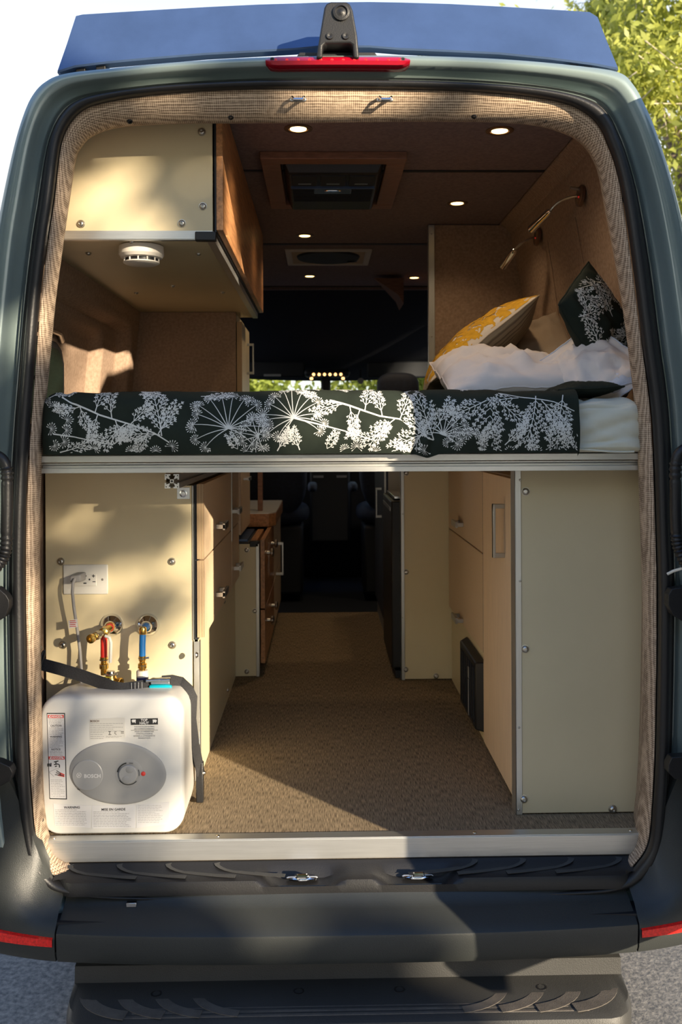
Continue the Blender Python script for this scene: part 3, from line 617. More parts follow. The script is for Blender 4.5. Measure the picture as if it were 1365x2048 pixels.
for k in range(3):
    ya, yb = YO+.003+k*.566, YO+.003+(k+1)*.566-.004
    mb = MB(); mb.box(xo+.009, xo+.026, ya, yb, zb+.004, 1.895); d = build('cabinet_door', mb, M['walnut'], oc, bevel=.0012, smooth=False)
mb = MB(); a = W(390, 463, YO-.012); b = W(432, 481, YO-.012); mb.box(a.x, b.x, YO-.014, YO+.01, b.z, a.z); build('corner_bracket', mb, M['blackp'], oc, bevel=.003)
# smoke detector
p = W(283, 500, 0); d = p-CAMP; t = (zb-.02-ZC)/d.z; sdp = Vector((W(283, 500, .31).x, .31, zb-.0185))
sm = thing('smoke_detector', sdp, 'round off-white smoke detector under the overhead cabinet', 'smoke detector')
mb = MB(); mb.lathe(sdp, (0, 0, -1), [(.055, 0), (.060, .003), (.0615, .020), (.0615, .026), (.056, .034), (.050, .036)], 40); build('housing', mb, M['offwhite'], sm, ang=30)
mb = MB(); mb.lathe(sdp+Vector((0, 0, -.030)), (0, 0, -1), [(.044, 0), (.044, .016), (.02, .016)], 30); build('dark_chamber', mb, M['blackp'], sm)
mb = MB(); mb.lathe(sdp+Vector((0, 0, -.045)), (0, 0, -1), [(.049, 0), (.049, .003), (.042, .007), (0, .008)], 36); build('cap', mb, M['offwhite'], sm)
for k in range(12):
    a = k*6.28318/12; mb = MB(); c = sdp+Vector((math.cos(a)*.047, math.sin(a)*.047, -.034)); mb.cyl(c, c+Vector((0, 0, -.012)), .0022, n=6); build('vent_rib', mb, M['offwhite'], sm)
# fabric partition behind the bed on the left + tall cabinet
mb = MB(); mb.box(-.84, -.362, 1.70, 1.718, .93, zb-.02); struct('wall_partition_left', mb, M['wallcloth'], smooth=False)
tc_ = thing('tall_cabinet', (-.55, 1.9, 0), 'tall cream and wood cabinet beyond the bed on the left, with a bow handle', 'cabinet')
mb = MB(); mb.box(-.755, -.362, 1.72, 2.12, .56, zb-.024); build('carcass', mb, M['cream'], tc_, smooth=False)
mb = MB(); mb.box(-.358, -.338, 1.705, 2.12, .955, zb-.06); dd = build('cabinet_door', mb, M['cream'], tc_, bevel=.001, smooth=False)
mb = MB(); mb.box(-.359, -.337, 1.7035, 1.7055, .955, zb-.06); build('ply_edge', mb, M['ply'], dd)
hz = (W(500, 685, 1.9).z+W(500, 745, 1.9).z)/2; bar_handle(dd, (-.338, 1.98, hz), (1, 0, 0), (0, 0, 1), .14)
mb = MB(); mb.box(-.358, -.338, 1.62, 2.12, .585, .945); dd = build('drawer_front', mb, M['birchd'], tc_, bevel=.001, smooth=False); bar_handle(dd, (-.338, 1.80, W(493, 957, 1.8).z), (1, 0, 0), (0, 1, 0), .10, depth=.028)
# ------------------------------------------------------------------ left drawer cabinet under the bed
dc = thing('drawer_cabinet', (-.6, .9, 0), 'cream cabinet with two drawer columns under the left of the bed', 'cabinet')
PY = .452
mb = MB(); xq = W(384, 1100, PY).x; mb.prism([(-.80, .001), (xq, .001), (xq, .858), (-.452, .858), (-.452, .938), (-.80, .938)], lambda p: Vector((p[0], PY, p[1])), lambda p: Vector((p[0], PY+.016, p[1]))); ep = build('end_panel', mb, M['cream'], dc, bevel=.001, smooth=False)
for px, py in ((122, 1123), (344, 1123), (126, 1290), (345, 1290)): screw(ep, W(px, py, PY), (0, -1, 0), .0098)
mb = MB(); mb.box(-.80, -.374, PY+.017, 1.585, .001, .855); build('carcass', mb, M['cream'], dc, smooth=False)
mb = MB(); mb.box(-.372, -.362, PY+.004, 1.588, .40, .860); build('drawer_gap', mb, M['cab'], dc)
mb = MB(); mb.box(-.374, -.360, PY+.004, 1.588, .001, .41); bs = build('base_panel', mb, M['cream'], dc, smooth=False)
for px, py in ((448, 1203), (392, 1310), (455, 1380)):
    p = W(px, py, 0)-CAMP; t = (-.360)/p.x; screw(bs, CAMP+p*t, (1, 0, 0), .008)
mb = MB(); a = W(388, 1283, PY); b = W(400, 1560, PY); mb.box(a.x, a.x+.016, PY-.002, PY+.001, .002, a.z); mb.box(a.x+.0145, a.x+.016, PY-.002, PY+.03, .002, a.z); build('edge_angle', mb, M['aluv'], dc, bevel=.0008)
mb = MB(); mb.box(-.3755, -.373, PY-.004, PY+.0, .41, .858); build('edge_strip', mb, M['aluv'], dc)
cols = [(PY-.002, 1.276), (1.286, 1.588)]
for ci, (ya, yb) in enumerate(cols):
    for za, zb_ in ((.645, .862), (.418, .640)):
        mb = MB(); mb.box(-.362, -.343, ya, yb, za, zb_); d = build('drawer', mb, M['birchd'], dc, bevel=.0008, smooth=False)
        if ci == 0:
            mb = MB(); mb.box(-.3625, -.3425, ya-.0012, ya+.0004, za, zb_); build('ply_edge', mb, M['ply'], d)
        hy = 1.06 if ci == 0 else 1.46; px, py = {(0, .645): (445, 1052), (0, .418): (445, 1187), (1, .645): (475, 1022), (1, .418): (478, 1135)}[(ci, za)]
        p = W(px, py, 0)-CAMP; q = CAMP+p*(-.325/p.x); bar_handle(d, (-.343, q.y+.03, q.z), (1, 0, 0), (0, 1, 0), .11, depth=.03, w=.015)
mb = MB(); mb.box(-.345, -.3405, 1.276, 1.286, .60, .86); build('divider_strip', mb, M['aluv'], dc)
# duplex outlet
op = thing('power_outlet', W(172, 1159, PY), 'white double power outlet plate on the cream panel above the water heater', 'outlet')
a, b = W(127, 1129, PY), W(217, 1188, PY); mb = MB(); mb.box(a.x, b.x, PY-.006, PY, b.z, a.z); build('cover_plate', mb, M['whitep'], op, bevel=.004)
a, b = W(146, 1148, PY), W(194, 1171, PY); mb = MB(); mb.box(a.x, b.x, PY-.009, PY-.004, b.z, a.z); rc = build('receptacle', mb, M['whitep'], op, bevel=.001)
mb = MB()
for px, py, w, h in ((169, 1152, 8, 2.6), (187, 1152, 6, 1.5), (187, 1152, 1.5, 6), (170, 1166.5, 6, 2.2), (188, 1163.5, 6, 1.6), (179, 1159, 3, 3.4)):
    q = W(px, py, PY-.0095); s = 1850/(2.24+PY); mb.box(q.x-w/2/s, q.x+w/2/s, q.y, q.y+.001, q.z-h/2/s, q.z+h/2/s)
build('slot', mb, M['ink'], rc)
screw(op, W(205, 1159, PY-.006), (0, -1, 0), .003)
# heater cord
P = [W(158, 1155, PY-.035), W(150, 1157, PY-.055), W(146, 1166, PY-.062), W(145, 1185, PY-.06), W(148, 1215, PY-.055), W(154, 1255, PY-.05), W(160, 1300, PY-.05), W(163, 1340, PY-.06), W(163, 1372, PY-.08)]
CORD = P
mb = MB(); c = P[0]; mb.hexa([(c.x-.022, c.y-.018, c.z-.012), (c.x+.008, c.y-.012, c.z-.012), (c.x-.012, c.y+.028, c.z-.012), (c.x+.014, c.y+.028, c.z-.012), (c.x-.022, c.y-.018, c.z+.006), (c.x+.008, c.y-.012, c.z+.010), (c.x-.012, c.y+.028, c.z+.012), (c.x+.014, c.y+.028, c.z+.012)]); CPLUG = mb
c = W(147, 1247, PY-.06); mb = MB(); mb.hexa([(c.x-.013, c.y, c.z-.014), (c.x+.012, c.y, c.z-.010), (c.x-.013, c.y+.001, c.z-.014), (c.x+.012, c.y+.001, c.z-.010), (c.x-.014, c.y, c.z+.008), (c.x+.011, c.y, c.z+.013), (c.x-.014, c.y+.001, c.z+.008), (c.x+.011, c.y+.001, c.z+.013)]); CTAG = mb
mb = MB()
for k in range(4): mb.box(c.x-.010, c.x+.008-.002*(k % 2), c.y-.0008, c.y, c.z-.009+.0052*k, c.z-.0072+.0052*k)
CLET = mb
# ------------------------------------------------------------------ t-slot rail of the bed frame and its bracket
def tslot(w):  # outline of a slotted 40 mm profile
    a, q = w/2, []
    side = [(-a, -a), (-.22*w/2*1.0, -a), (-.22*w/2, -a*.78), (-.45*w/2, -a*.78), (-.13*w, -.13*w), (.13*w, -.13*w), (.45*w/2, -a*.78), (.22*w/2, -a*.78), (.22*w/2, -a)]
    for k in range(4):
        c, s = math.cos(k*math.pi/2), math.sin(k*math.pi/2); q += [(x*c-z*s, x*s+z*c) for x, z in side]
    return q
bf = thing('bed_frame', (CX, .1, .92), 'aluminium platform frame carrying the bed across the van', 'bed frame')
c = W(344, 962.5, .16); mb = MB(); mb.prism(tslot(.037), lambda p: Vector((c.x+p[0], .16, c.z+p[1])), lambda p: Vector((c.x+p[0], 1.55, c.z+p[1])))
build('slotted_rail', mb, M['alu'], bf, smooth=False); 
mb = MB()
for sx in (-1, 1):
    for sz in (-1, 1): mb.lathe((c.x+sx*.0145, .1595, c.z+sz*.0145), (0, -1, 0), [(.0016, 0), (0, .0006)], 8)
mb.lathe((c.x, .1595, c.z), (0, -1, 0), [(.0030, 0), (0, .0006)], 10); build('rail_bore', mb, M['ink'], bf)
mb = MB(); mb.box(.585, .625, .266, 1.5, .905, .942); build('slotted_rail', mb, M['nickel'], bf, bevel=.002)
a, b = W(354, 975, .20), W(380, 998, .20); mb = MB(); mb.box(a.x, b.x, .20, .204, b.z, a.z); br = build('joining_bracket', mb, M['alu'], bf, bevel=.0008)
mb = MB(); q = (a+b)/2; mb.lathe((q.x, .20, q.z-.001), (0, -1, 0), [(.010, 0), (.010, .002), (.007, .003), (.006, .006), (0, .0065)], 16); build('bolt', mb, M['steel'], br)
# bed deck: front angle and lower rail
SY = .078
a, b = W(73, 911, SY), W(1291, 906, SY); zt, zl = a.z, W(682, 922.5, SY).z
mb = MB(); mb.box(a.x, b.x, SY, SY+.003, zl, zt); mb.box(a.x, b.x, SY, SY+.05, zt-.003, zt); build('front_angle', mb, M['alu'], bf, bevel=.0008)
z1, z2, z3 = W(682, 924, SY).z, W(682, 934, SY).z, W(682, 944, SY).z
a2, b2 = W(84, 940, SY+.02), W(1281, 940, SY+.02)
mb = MB(); mb.prism([(SY+.012, z1), (SY+.05, z1), (SY+.05, z3), (SY+.010, z3), (SY+.010, z2+.000), (SY+.024, z2), (SY+.024, z2+.006), (SY+.012, z2+.009)], lambda p: Vector((a2.x, p[0], p[1])), lambda p: Vector((b2.x, p[0], p[1]))); build('cross_rail', mb, M['alu'], bf, smooth=False, bevel=.0006)
mb = MB(); mb.box(CX-.86, CX+.86, .17, 1.60, .943, zt-.004); build('deck_board', mb, M['ply'], bf, smooth=False)
mb = MB(); mb.box(a.x+.01, b.x-.01, SY+.051, .17, .943, zt-.004); build('deck_board', mb, M['ply'], bf, smooth=False)
# ------------------------------------------------------------------ right side cabinets
RY = .188
rc_ = thing('corner_cabinet', (.7, .19, 0), 'tall greyish cream panel cabinet at the rear right, edged in aluminium', 'cabinet')
xl = W(1043, 1300, RY).x
mb = MB(); mb.box(xl, .86, RY, RY+.016, .004, .935); ep = build('end_panel', mb, M['cream_grey'], rc_, bevel=.001, smooth=False)
for px, py in ((1052, 983), (1051, 1298), (1048, 1598), (1226, 1618)): screw(ep, W(px, py, RY), (0, -1, 0), .0098)
mb = MB(); xe = W(1031, 1300, RY).x; mb.box(xe, xl+.001, RY-.003, RY, .001, .938); mb.box(xe, xe+.0025, RY-.003, RY+.05, .001, .938); ea = build('edge_angle', mb, M['aluv'], rc_, bevel=.0008)
for px, py in ((1041, 960), (1041, 1162), (1039, 1455), (1038, 1620)): screw(ea, W(px, py, RY-.003), (0, -1, 0), .0030)
mb = MB(); mb.box(xe+.006, .86, RY+.017, RY+.07, .001, .935); build('carcass', mb, M['cab'], rc_, smooth=False)
lc = thing('storage_cabinet', (.65, .9, 0), 'long birch cabinet under the right of the bed with a door and two drawers', 'cabinet')
FX = .515
mb = MB(); mb.box(FX+.022, .86, .266, 1.512, .001, .885); build('carcass', mb, M['cream'], lc, smooth=False)
mb = MB(); mb.box(FX+.012, FX+.022, .715, 1.515, .001, .30); bs = build('base_panel', mb, M['cream'], lc, smooth=False)
p = W(897, 1358, 0)-CAMP; screw(bs, CAMP+p*((FX+.012)/p.x), (-1, 0, 0), .008)
mb = MB(); mb.box(FX+.001, FX+.021, .264, .715, .018, .882); d = build('cabinet_door', mb, M['birch'], lc, bevel=.0008, smooth=False)
mb = MB(); mb.box(FX+.0005, FX+.0215, .2615, .2645, .018, .882); build('ply_edge', mb, M['ply'], d)
hz = (W(1010, 1012, .37).z+W(1010, 1110, .37).z)/2; bar_handle(d, (FX+.001, .365, hz), (-1, 0, 0), (0, 0, 1), .152, depth=.034, w=.013)
for za, zz, py in ((.622, .882, 1046), (.302, .617, 1234)):
    mb = MB(); mb.box(FX+.001, FX+.02, .719, 1.512, za, zz); d = build('drawer', mb, M['birchd'], lc, bevel=.0008, smooth=False)
    p = W(905, py, 0)-CAMP; q = CAMP+p*((FX-.03)/p.x); bar_handle(d, (FX+.001, q.y-.02, q.z), (-1, 0, 0), (0, 1, 0), .11, depth=.03, w=.015)
mb = MB(); mb.box(FX+.001, FX+.013, .715, .719, .302, .88); build('divider_gap', mb, M['cab'], lc)
# black air outlet box low on the base
vb = thing('vent_box', (FX-.01, .9, .15), 'black rectangular heater vent low on the right cabinet base', 'vent')
mb = MB(); mb.hexa([(FX-.022, .745, .045), (FX+.0115, .722, .040), (FX-.022, 1.07, .045), (FX+.0115, 1.11, .040), (FX-.022, .745, .262), (FX+.0115, .722, .270), (FX-.022, 1.07, .262), (FX+.0115, 1.11, .270)]); build('housing', mb, M['blackp'], vb, bevel=.006)
mb = MB()
for k in range(7): mb.box(FX-.025, FX-.021, .76+k*.042, .782+k*.042, .065, .245)
tag(build('vent_slat', mb, M['cab'], vb), kind='stuff')
mb = MB(); mb.box(FX-.0262, FX-.0245, .845, .865, .185, .222); mb.box(FX-.0262, FX-.0245, .850, .862, .06, .18); build('white_strip', mb, M['greyp'], vb)
# rear-facing cream panel with the fridge behind it
fc = thing('fridge_housing', (.42, 1.52, 0), 'narrow cream end panel standing left of the birch cabinet beside the black fridge', 'cabinet')
x0, x1 = W(809, 1200, 1.522).x, FX+.016
mb = MB(); mb.box(x0, x1, 1.522, 1.538, .004, .935); ep = build('end_panel', mb, M['cream'], fc, bevel=.001, smooth=False)
for px, py in ((813, 946), (813, 1144), (812, 1339), (873, 1352)): screw(ep, W(px, py, 1.522), (0, -1, 0), .0098)
xa = W(802.5, 1200, 1.52).x; mb = MB(); mb.box(xa, x0+.001, 1.517, 1.522, .001, .938); mb.box(xa, xa+.003, 1.517, 1.55, .001, .938); ea = build('edge_angle', mb, M['aluv'], fc, bevel=.0008)
for py in (1028, 1235): screw(ea, W(806, py, 1.517), (0, -1, 0), .003)
fr = thing('fridge', (.5, 1.8, 0), 'black front-opening fridge beside the aisle on the right', 'fridge')
ft = W(790, 998, 1.6).z
mb = MB(); mb.box(.345, .86, 1.56, 2.06, .03, ft); build('body', mb, M['cab'], fr, bevel=.004)
mb = MB(); mb.box(.285, .342, 1.556, 2.06, .04, ft-.005); d = build('fridge_door', mb, M['blackp'], fr, bevel=.006)
mb = MB(); mb.box(.283, .287, 1.60, 2.03, ft-.05, ft-.035); build('door_trim', mb, M['nickel'], d)
mb = MB(); mb.box(.30, .86, 1.556, 2.06, .001, .03); build('plinth', mb, M['cab'], fr)
mb = MB(); mb.box(.30, .345, 1.60, 2.0, ft, ft+.012); build('top_trim', mb, M['steel'], fr, bevel=.002)
fp = thing('fridge_side_cabinet', (.5, 2.3, 0), 'pale grey cabinet with a wooden edge beyond the black fridge', 'cabinet')
mb = MB(); mb.box(.31, .86, 2.07, 2.95, .001, .94); build('carcass', mb, M['greyp'], fp, smooth=False)
mb = MB(); mb.box(.298, .310, 2.07, 2.95, .10, .94); d = build('cabinet_door', mb, M['seat'], fp, smooth=False); bar_handle(d, (.298, 2.36, .66), (-1, 0, 0), (0, 0, 1), .15, depth=.03, w=.012)
mb = MB(); mb.box(.292, .300, 2.065, 2.075, .02, .94); build('edge_angle', mb, M['nickel'], fp)
mb = MB(); mb.box(.385, .42, 1.60, 1.62, ft+.03, .94); build('wood_edge', mb, M['woodframe'], fp, smooth=False)
# ------------------------------------------------------------------ left galley
gl = thing('galley_cabinet', (-.5, 2.4, 0), 'low galley cabinet on the left with round knobs and a dark grate on top', 'cabinet')
GY = 1.60; gt = W(500, 1088, GY).z; gx = W(519, 1200, GY).x
mb = MB(); mb.box(-.80, gx-.012, GY, GY+.016, .002, gt); ep = build('end_panel', mb, M['cream'], gl, bevel=.001, smooth=False)
for px, py in ((494, 1100), (510, 1222), (494, 1343)): screw(ep, W(px, py, GY), (0, -1, 0), .009)
mb = MB(); mb.box(gx-.013, gx, GY-.004, GY+.03, .001, gt); build('edge_angle', mb, M['aluv'], gl, bevel=.0008)
mb = MB(); mb.box(-.80, gx-.006, GY+.017, 3.1, .05, gt-.01); build('carcass', mb, M['cab'], gl, smooth=False)
for ya, yb in ((GY+.02, 2.35), (2.36, 3.1)):
    for za, zz in ((.05, .272), (.278, gt+.015)):
        mb = MB(); mb.box(gx+.004, gx+.022, ya, yb, za, zz); d = build('drawer', mb, M['walnut'] if ya < 2 else M['birchd'], gl, bevel=.001, smooth=False)
        for yk in ((ya+.16, ya+.50) if ya < 2 else ()):
            mb = MB(); mb.lathe((gx+.022, yk, zz-.075), (1, 0, 0), [(.009, 0), (.008, .014), (.019, .018), (.020, .026), (.012, .031), (0, .032)], 18); build('knob', mb, M['nickel'], d)
p = W(557, 1110, 0)-CAMP; q = CAMP+p*((gx+.03)/p.x); bar_handle(gl, (gx+.022, q.y-.1, .36), (1, 0, 0), (0, 0, 1), .17, depth=.04, w=.014)
mb = MB(); mb.box(W(500, 1088, GY).x, gx-.002, GY-.004, GY+.02, gt-.012, gt+.012); build('corner_block', mb, M['blackp'], gl, bevel=.002)
mb = MB(); mb.box(-.80, gx-.04, GY+.004, 2.08, gt, gt+.006); build('counter_top', mb, M['cab'], gl)
mb = MB()
for k in range(16): mb.box(-.80, gx-.05, GY+.03+k*.027, GY+.043+k*.027, gt+.006, gt+.016)
tag(build('grate_slat', mb, M['fairing'], gl), kind='stuff')
mb = MB(); mb.box(gx-.038, gx-.01, GY+.02, 2.08, gt-.01, gt+.012); build('wood_rail', mb, M['walnut'], gl, bevel=.002, smooth=False)
ct = thing('butcher_block_counter', (-.5, 2.4, gt), 'raised wooden counter block with a pale top beyond the grate, a post standing on it', 'counter')
cy = 2.12; a, b = W(498, 1028, cy), W(551, 1058, cy)
mb = MB(); mb.prism([(-.80, cy), (b.x-.03, cy), (b.x, cy+.06), (b.x, 2.95), (-.80, 2.95)], lambda p: Vector((p[0], p[1], max(b.z, gt+.017))), lambda p: Vector((p[0], p[1], a.z))); build('block', mb, M['walnut'], ct, bevel=.004, smooth=False)
mb = MB(); mb.prism([(-.80, cy+.001), (b.x-.031, cy+.001), (b.x-.001, cy+.061), (b.x-.001, 2.95), (-.80, 2.95)], lambda p: Vector((p[0], p[1], a.z)), lambda p: Vector((p[0], p[1], a.z+.004))); build('counter_top', mb, M['wtop'], ct)
p = W(521, 1012, 2.25); mb = MB(); mb.box(p.x-.012, p.x+.012, 2.24, 2.27, a.z+.004, a.z+.28); build('post', mb, M['woodframe'], ct, bevel=.003)
# ------------------------------------------------------------------ cab
def seat(x, y, label, hh=0):
    s = thing('captain_chair', (x, y, 0), label, 'seat', 'dark blue cab seats')
    def cushion(nm, c, hx, hy, hz, par=s, pw=3.0, tilt=0, m='seat'):
        mb = MB(); n = 20
        def f(u, v):
            a, b = u*6.28318, (v-.5)*3.14159; ca, sa, cb, sb = math.cos(a), math.sin(a), math.cos(b), math.sin(b)
            g = lambda t: math.copysign(abs(t)**(2/pw), t); q = Vector((hx*g(ca)*g(cb), hy*g(sa)*g(cb), hz*g(sb))); q = Matrix.Rotation(tilt, 3, 'X') @ q; return Vector(c)+q
        mb.grid(f, 28, 14); return build(nm, mb, M[m], par, ang=80)
    cushion('seat', (x, y, .50), .25, .26, .075); cushion('backrest', (x, y-.24, .86-hh*.6), .24, .075, .36-hh*.5, tilt=.12); cushion('headrest', (x, y-.30, 1.28-hh), .13, .055, .095)
    for dx in (-.05, .05):
        mb = MB(); mb.cyl((x+dx, y-.29, 1.16-hh), (x+dx, y-.29, 1.24-hh), .007); build('headrest_post', mb, M['nickel'], s)
    for dx in (-.27, .27): cushion('armrest', (x+dx, y+.02, .66), .03, .17, .03)
    mb = MB(); mb.box(x-.21, x+.21, y-.20, y+.2, .0, .43); build('seat_base', mb, M['cab'], s, bevel=.02)
seat(-.33, 3.72, 'dark blue cab seat on the left, beyond the galley counter', .12); seat(.47, 3.72, 'dark blue cab seat on the right, beyond the fridge')
db = thing('dashboard', (CX, 4.6, 0), 'black dashboard under the windscreen', 'dashboard')
mb = MB(); mb.prism([(4.2, .35), (4.2, .80), (4.32, .93), (4.55, .97), (4.86, .93), (4.86, -.04), (4.5, -.04)], lambda p: Vector((CX-.88, p[0], p[1])), lambda p: Vector((CX+.88, p[0], p[1]))); build('body', mb, M['cab'], db, bevel=.03, seg=3)
mb = MB(); mb.box(CX-.14, CX+.14, 4.12, 4.3, .25, .88); build('centre_console', mb, M['blackp'], db, bevel=.02)
for x in (CX-.08, CX+.08):
    mb = MB(); mb.box(x-.035, x+.035, 4.112, 4.122, .70, .715); build('console_button', mb, M['greyp'], db)
for x in (-.62, .02, .70):
    mb = MB(); mb.lathe((x, 4.21, .80), (0, -1, .2), [(.05, 0), (.048, .02), (.03, .02), (0, .01)], 18); build('air_vent', mb, M['blackp'], db)
mb = MB(); c0 = Vector((-.33, 4.05, .86)); t = Matrix.Rotation(math.radians(62), 3, 'X'); mb.tube([c0+t @ Vector((.185*math.cos(k*6.28318/32), .185*math.sin(k*6.28318/32), 0)) for k in range(32)], .015, 8, closed=True)
sw = thing('steering_wheel', c0, 'black steering wheel ahead of the left cab seat', 'steering wheel'); build('rim', mb, M['blackp'], sw)
mb = MB(); mb.lathe(c0, t @ Vector((0, 0, 1)), [(.07, -.02), (.07, .01), (.05, .03), (0, .035)], 20); build('hub', mb, M['cab'], sw)
for k in (0, 2.4, 4.0):
    mb = MB(); mb.cyl(c0, c0+t @ Vector((.18*math.cos(k), .18*math.sin(k), 0)), .014); build('spoke', mb, M['cab'], sw)
mb = MB(); mb.cyl(c0, c0-t @ Vector((0, 0, .12)), .03); build('column', mb, M['cab'], sw)
# overhead console with the mirror stalk; its glowing beads imitate a warm reflection
oc2 = thing('overhead_console', (CX-.06, 4.3, 1.42), 'black overhead console above the windscreen, with a row of glowing beads imitating reflected light', 'console')
yc = 4.15; a, b = W(622, 752, yc), W(688, 752, yc); cx_ = (a.x+b.x)/2
mb = MB(); mb.box(cx_-.16, cx_+.16, yc+.01, yc+.26, a.z-.0, a.z+.05); build('housing', mb, M['cab'], oc2, bevel=.03, seg=3)
mb = MB(); mb.tube([(a.x+.006, yc, a.z-.030), (a.x+.003, yc, a.z+.0), (a.x+.02, yc, a.z+.012), (cx_, yc, a.z+.014), (b.x-.02, yc, a.z+.012), (b.x-.003, yc, a.z+.0), (b.x-.006, yc, a.z-.030)], .011, 8); build('glint_surround', mb, M['bracketbrown'], oc2)
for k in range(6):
    x = a.x+.02+k*(b.x-a.x-.04)/5; mb = MB(); mb.lathe((x, yc-.008, a.z+.010), (0, -1, 0), [(.011, 0), (.008, .006), (0, .008)], 10); build('glint_bead', mb, M['warmglow'], oc2)
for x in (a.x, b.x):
    mb = MB(); mb.lathe((x+(.005 if x < 0 else -.005), yc-.006, a.z-.018), (0, -1, 0), [(.012, 0), (.009, .006), (0, .008)], 10); build('glint_bead', mb, M['warmglow'], oc2)
mb = MB(); q = W(652, 775, 4.4); mb.box(q.x-.035, q.x+.035, 4.4, 4.46, q.z-.10, q.z+.08); build('camera_housing', mb, M['blackp'], oc2, bevel=.015)
for px in (545, 800):
    q = W(px, 745, 4.3); o = thing('sun_visor', q, 'dark sun visor folded up at the %s of the windscreen' % ('left' if px < 682 else 'right'), 'sun visor'); mb = MB(); mb.box(q.x-.23, q.x+.23, 4.3, 4.33, q.z-.035, q.z+.08); build('visor_pad', mb, M['cab'], o, bevel=.012)
    mb = MB(); mb.box(q.x-.06, q.x+.06, 4.294, 4.300, q.z-.028, q.z-.012); build('visor_label', mb, M['greyp'], o)
q = W(722, 762, 4.4); mr = thing('phone_holder', q, 'small round disc on a stalk hanging before the windscreen', 'holder'); mb = MB(); mb.lathe(q, (0, -1, 0), [(.022, 0), (.022, .008), (0, .01)], 16); build('disc', mb, M['greyp'], mr); mb = MB(); mb.cyl(q+Vector((0, .004, 0)), q+Vector((0, .06, .12)), .006); build('stalk', mb, M['cab'], mr)
# ------------------------------------------------------------------ reading lamps on the right wall
def reading_lamp(base, elbow, head0, head1, label, lit):
    r = thing('reading_lamp', base, label, 'lamp', 'gooseneck reading lamps')
    ax = Vector((-1, 0, .12)); mb = MB(); mb.lathe(base-ax.normalized()*.004, ax, [(.034, 0), (.034, .010), (.030, .014), (.012, .016), (0, .016)], 28); build('wall_plate', mb, M['bracketbrown'], r)
    mb = MB(); mb.cyl(base+Vector((-.008, 0, .022)), base+Vector((-.034, 0, .026)), .006); build('switch', mb, M['nickel'], r)
    mb = MB(); mb.lathe(base+Vector((-.012, -.018, -.008)), (-.6, -1, 0), [(.004, 0), (.003, .004), (0, .005)], 8); build('indicator_dot', mb, M['ledr'], r)
    pts = []; p0, p1, p2 = base+Vector((-.01, 0, 0)), elbow, head0
    for i in range(15): t = i/14; pts.append(p0*(1-t)**2+p1*2*t*(1-t)+p2*t*t)
    mb = MB(); mb.tube(pts, lambda t: .0042+.0006*math.sin(t*160), 8); build('gooseneck', mb, M['nickel'], r)
    mb = MB(); a = (head1-head0).normalized(); L = (head1-head0).length; mb.lathe(head0, a, [(.006, -.004), (.010, .004), (.0125, .012), (.0135, L*.85), (.0145, L), (.012, L+.002), (.011, L-.006), (0, L-.006)], 20); h = build('lamp_head', mb, M['chrome'], r)
    mb = MB(); mb.lathe(head1-a*.004, a, [(.0105, 0), (0, .0005)], 14); build('bulb_lens', mb, M['warmglow'] if lit else M['greyp'], h)
b1 = W(1163, 390, .60); b1.x = .872; b2 = W(1075, 476, 1.12); b2.x = .862
def on(px, py, x):  # point over the bed at a given x
    d = W(px, py, 0)-CAMP; return CAMP+d*(x/d.x)
reading_lamp(on(1163, 392, .828), on(1122, 394, .78), on(1101, 422, .75), on(1064, 458, .715), 'chrome gooseneck reading lamp, the nearer one on the right wall, red dot on its mount', True)
reading_lamp(on(1076, 474, .826), on(1048, 480, .77), on(1030, 500, .745), on(1007, 533, .72), 'chrome gooseneck reading lamp, the farther and lower one on the right wall', True)
# ------------------------------------------------------------------ water heater
HY = .098
hx0, hx1 = -.711, -.350; hz1 = .352
wh = thing('water_heater', (-.52, .27, 0), 'white boxy tank water heater with a grey oval face, strapped in the rear left corner', 'water heater')
def rrect(x0, x1, z0, z1, r, y, n=7):
    P = []
    for cx, cz, a0 in ((x1-r, z0+r, -90), (x1-r, z1-r, 0), (x0+r, z1-r, 90), (x0+r, z0+r, 180)):
        for i in range(n+1):
            a = math.radians(a0+90*i/n); P.append(Vector((cx+r*math.cos(a), y, cz+r*math.sin(a))))
    return P
def hface(x, z):  # bulge of the front
    u, v = (x-(hx0+hx1)/2)/.18, (z-hz1/2)/.175; return HY-.012*(1-min(1, u*u))*(1-min(1, v*v))
mb = MB(); loops = []
for ins, dy, r in ((.060, -.0075, .02), (.010, -.0072, .042), (.006, -.0045, .045), (.002, .002, .048), (.0005, .010, .05), (0, .022, .052)):
    loops.append(rrect(hx0+ins, hx1-ins, .002+ins, hz1-ins, r, HY+dy))
loops.append(rrect(hx0-.004, hx1-.001, .002, hz1-.012, .052, HY+.14))
loops.append(rrect(hx0-.010, hx1-.006, .002, hz1-.040, .05, HY+.27))
loops.append(rrect(hx0-.000, hx1-.022, .012, hz1-.055, .04, HY+.30)); loops.append(rrect(hx0+.03, hx1-.06, .05, hz1-.09, .02, HY+.305))
mb.loft(loops, cap=True); tank = build('tank', mb, M['white'], wh, ang=60)
CD = 0
FY = HY-.0077  # plane of the flat front centre
mb = MB(); mb.box(-.66, -.38, .08, .26, .012, .04)
def on_face(px, py, off=0): return W(px, py, FY-off)
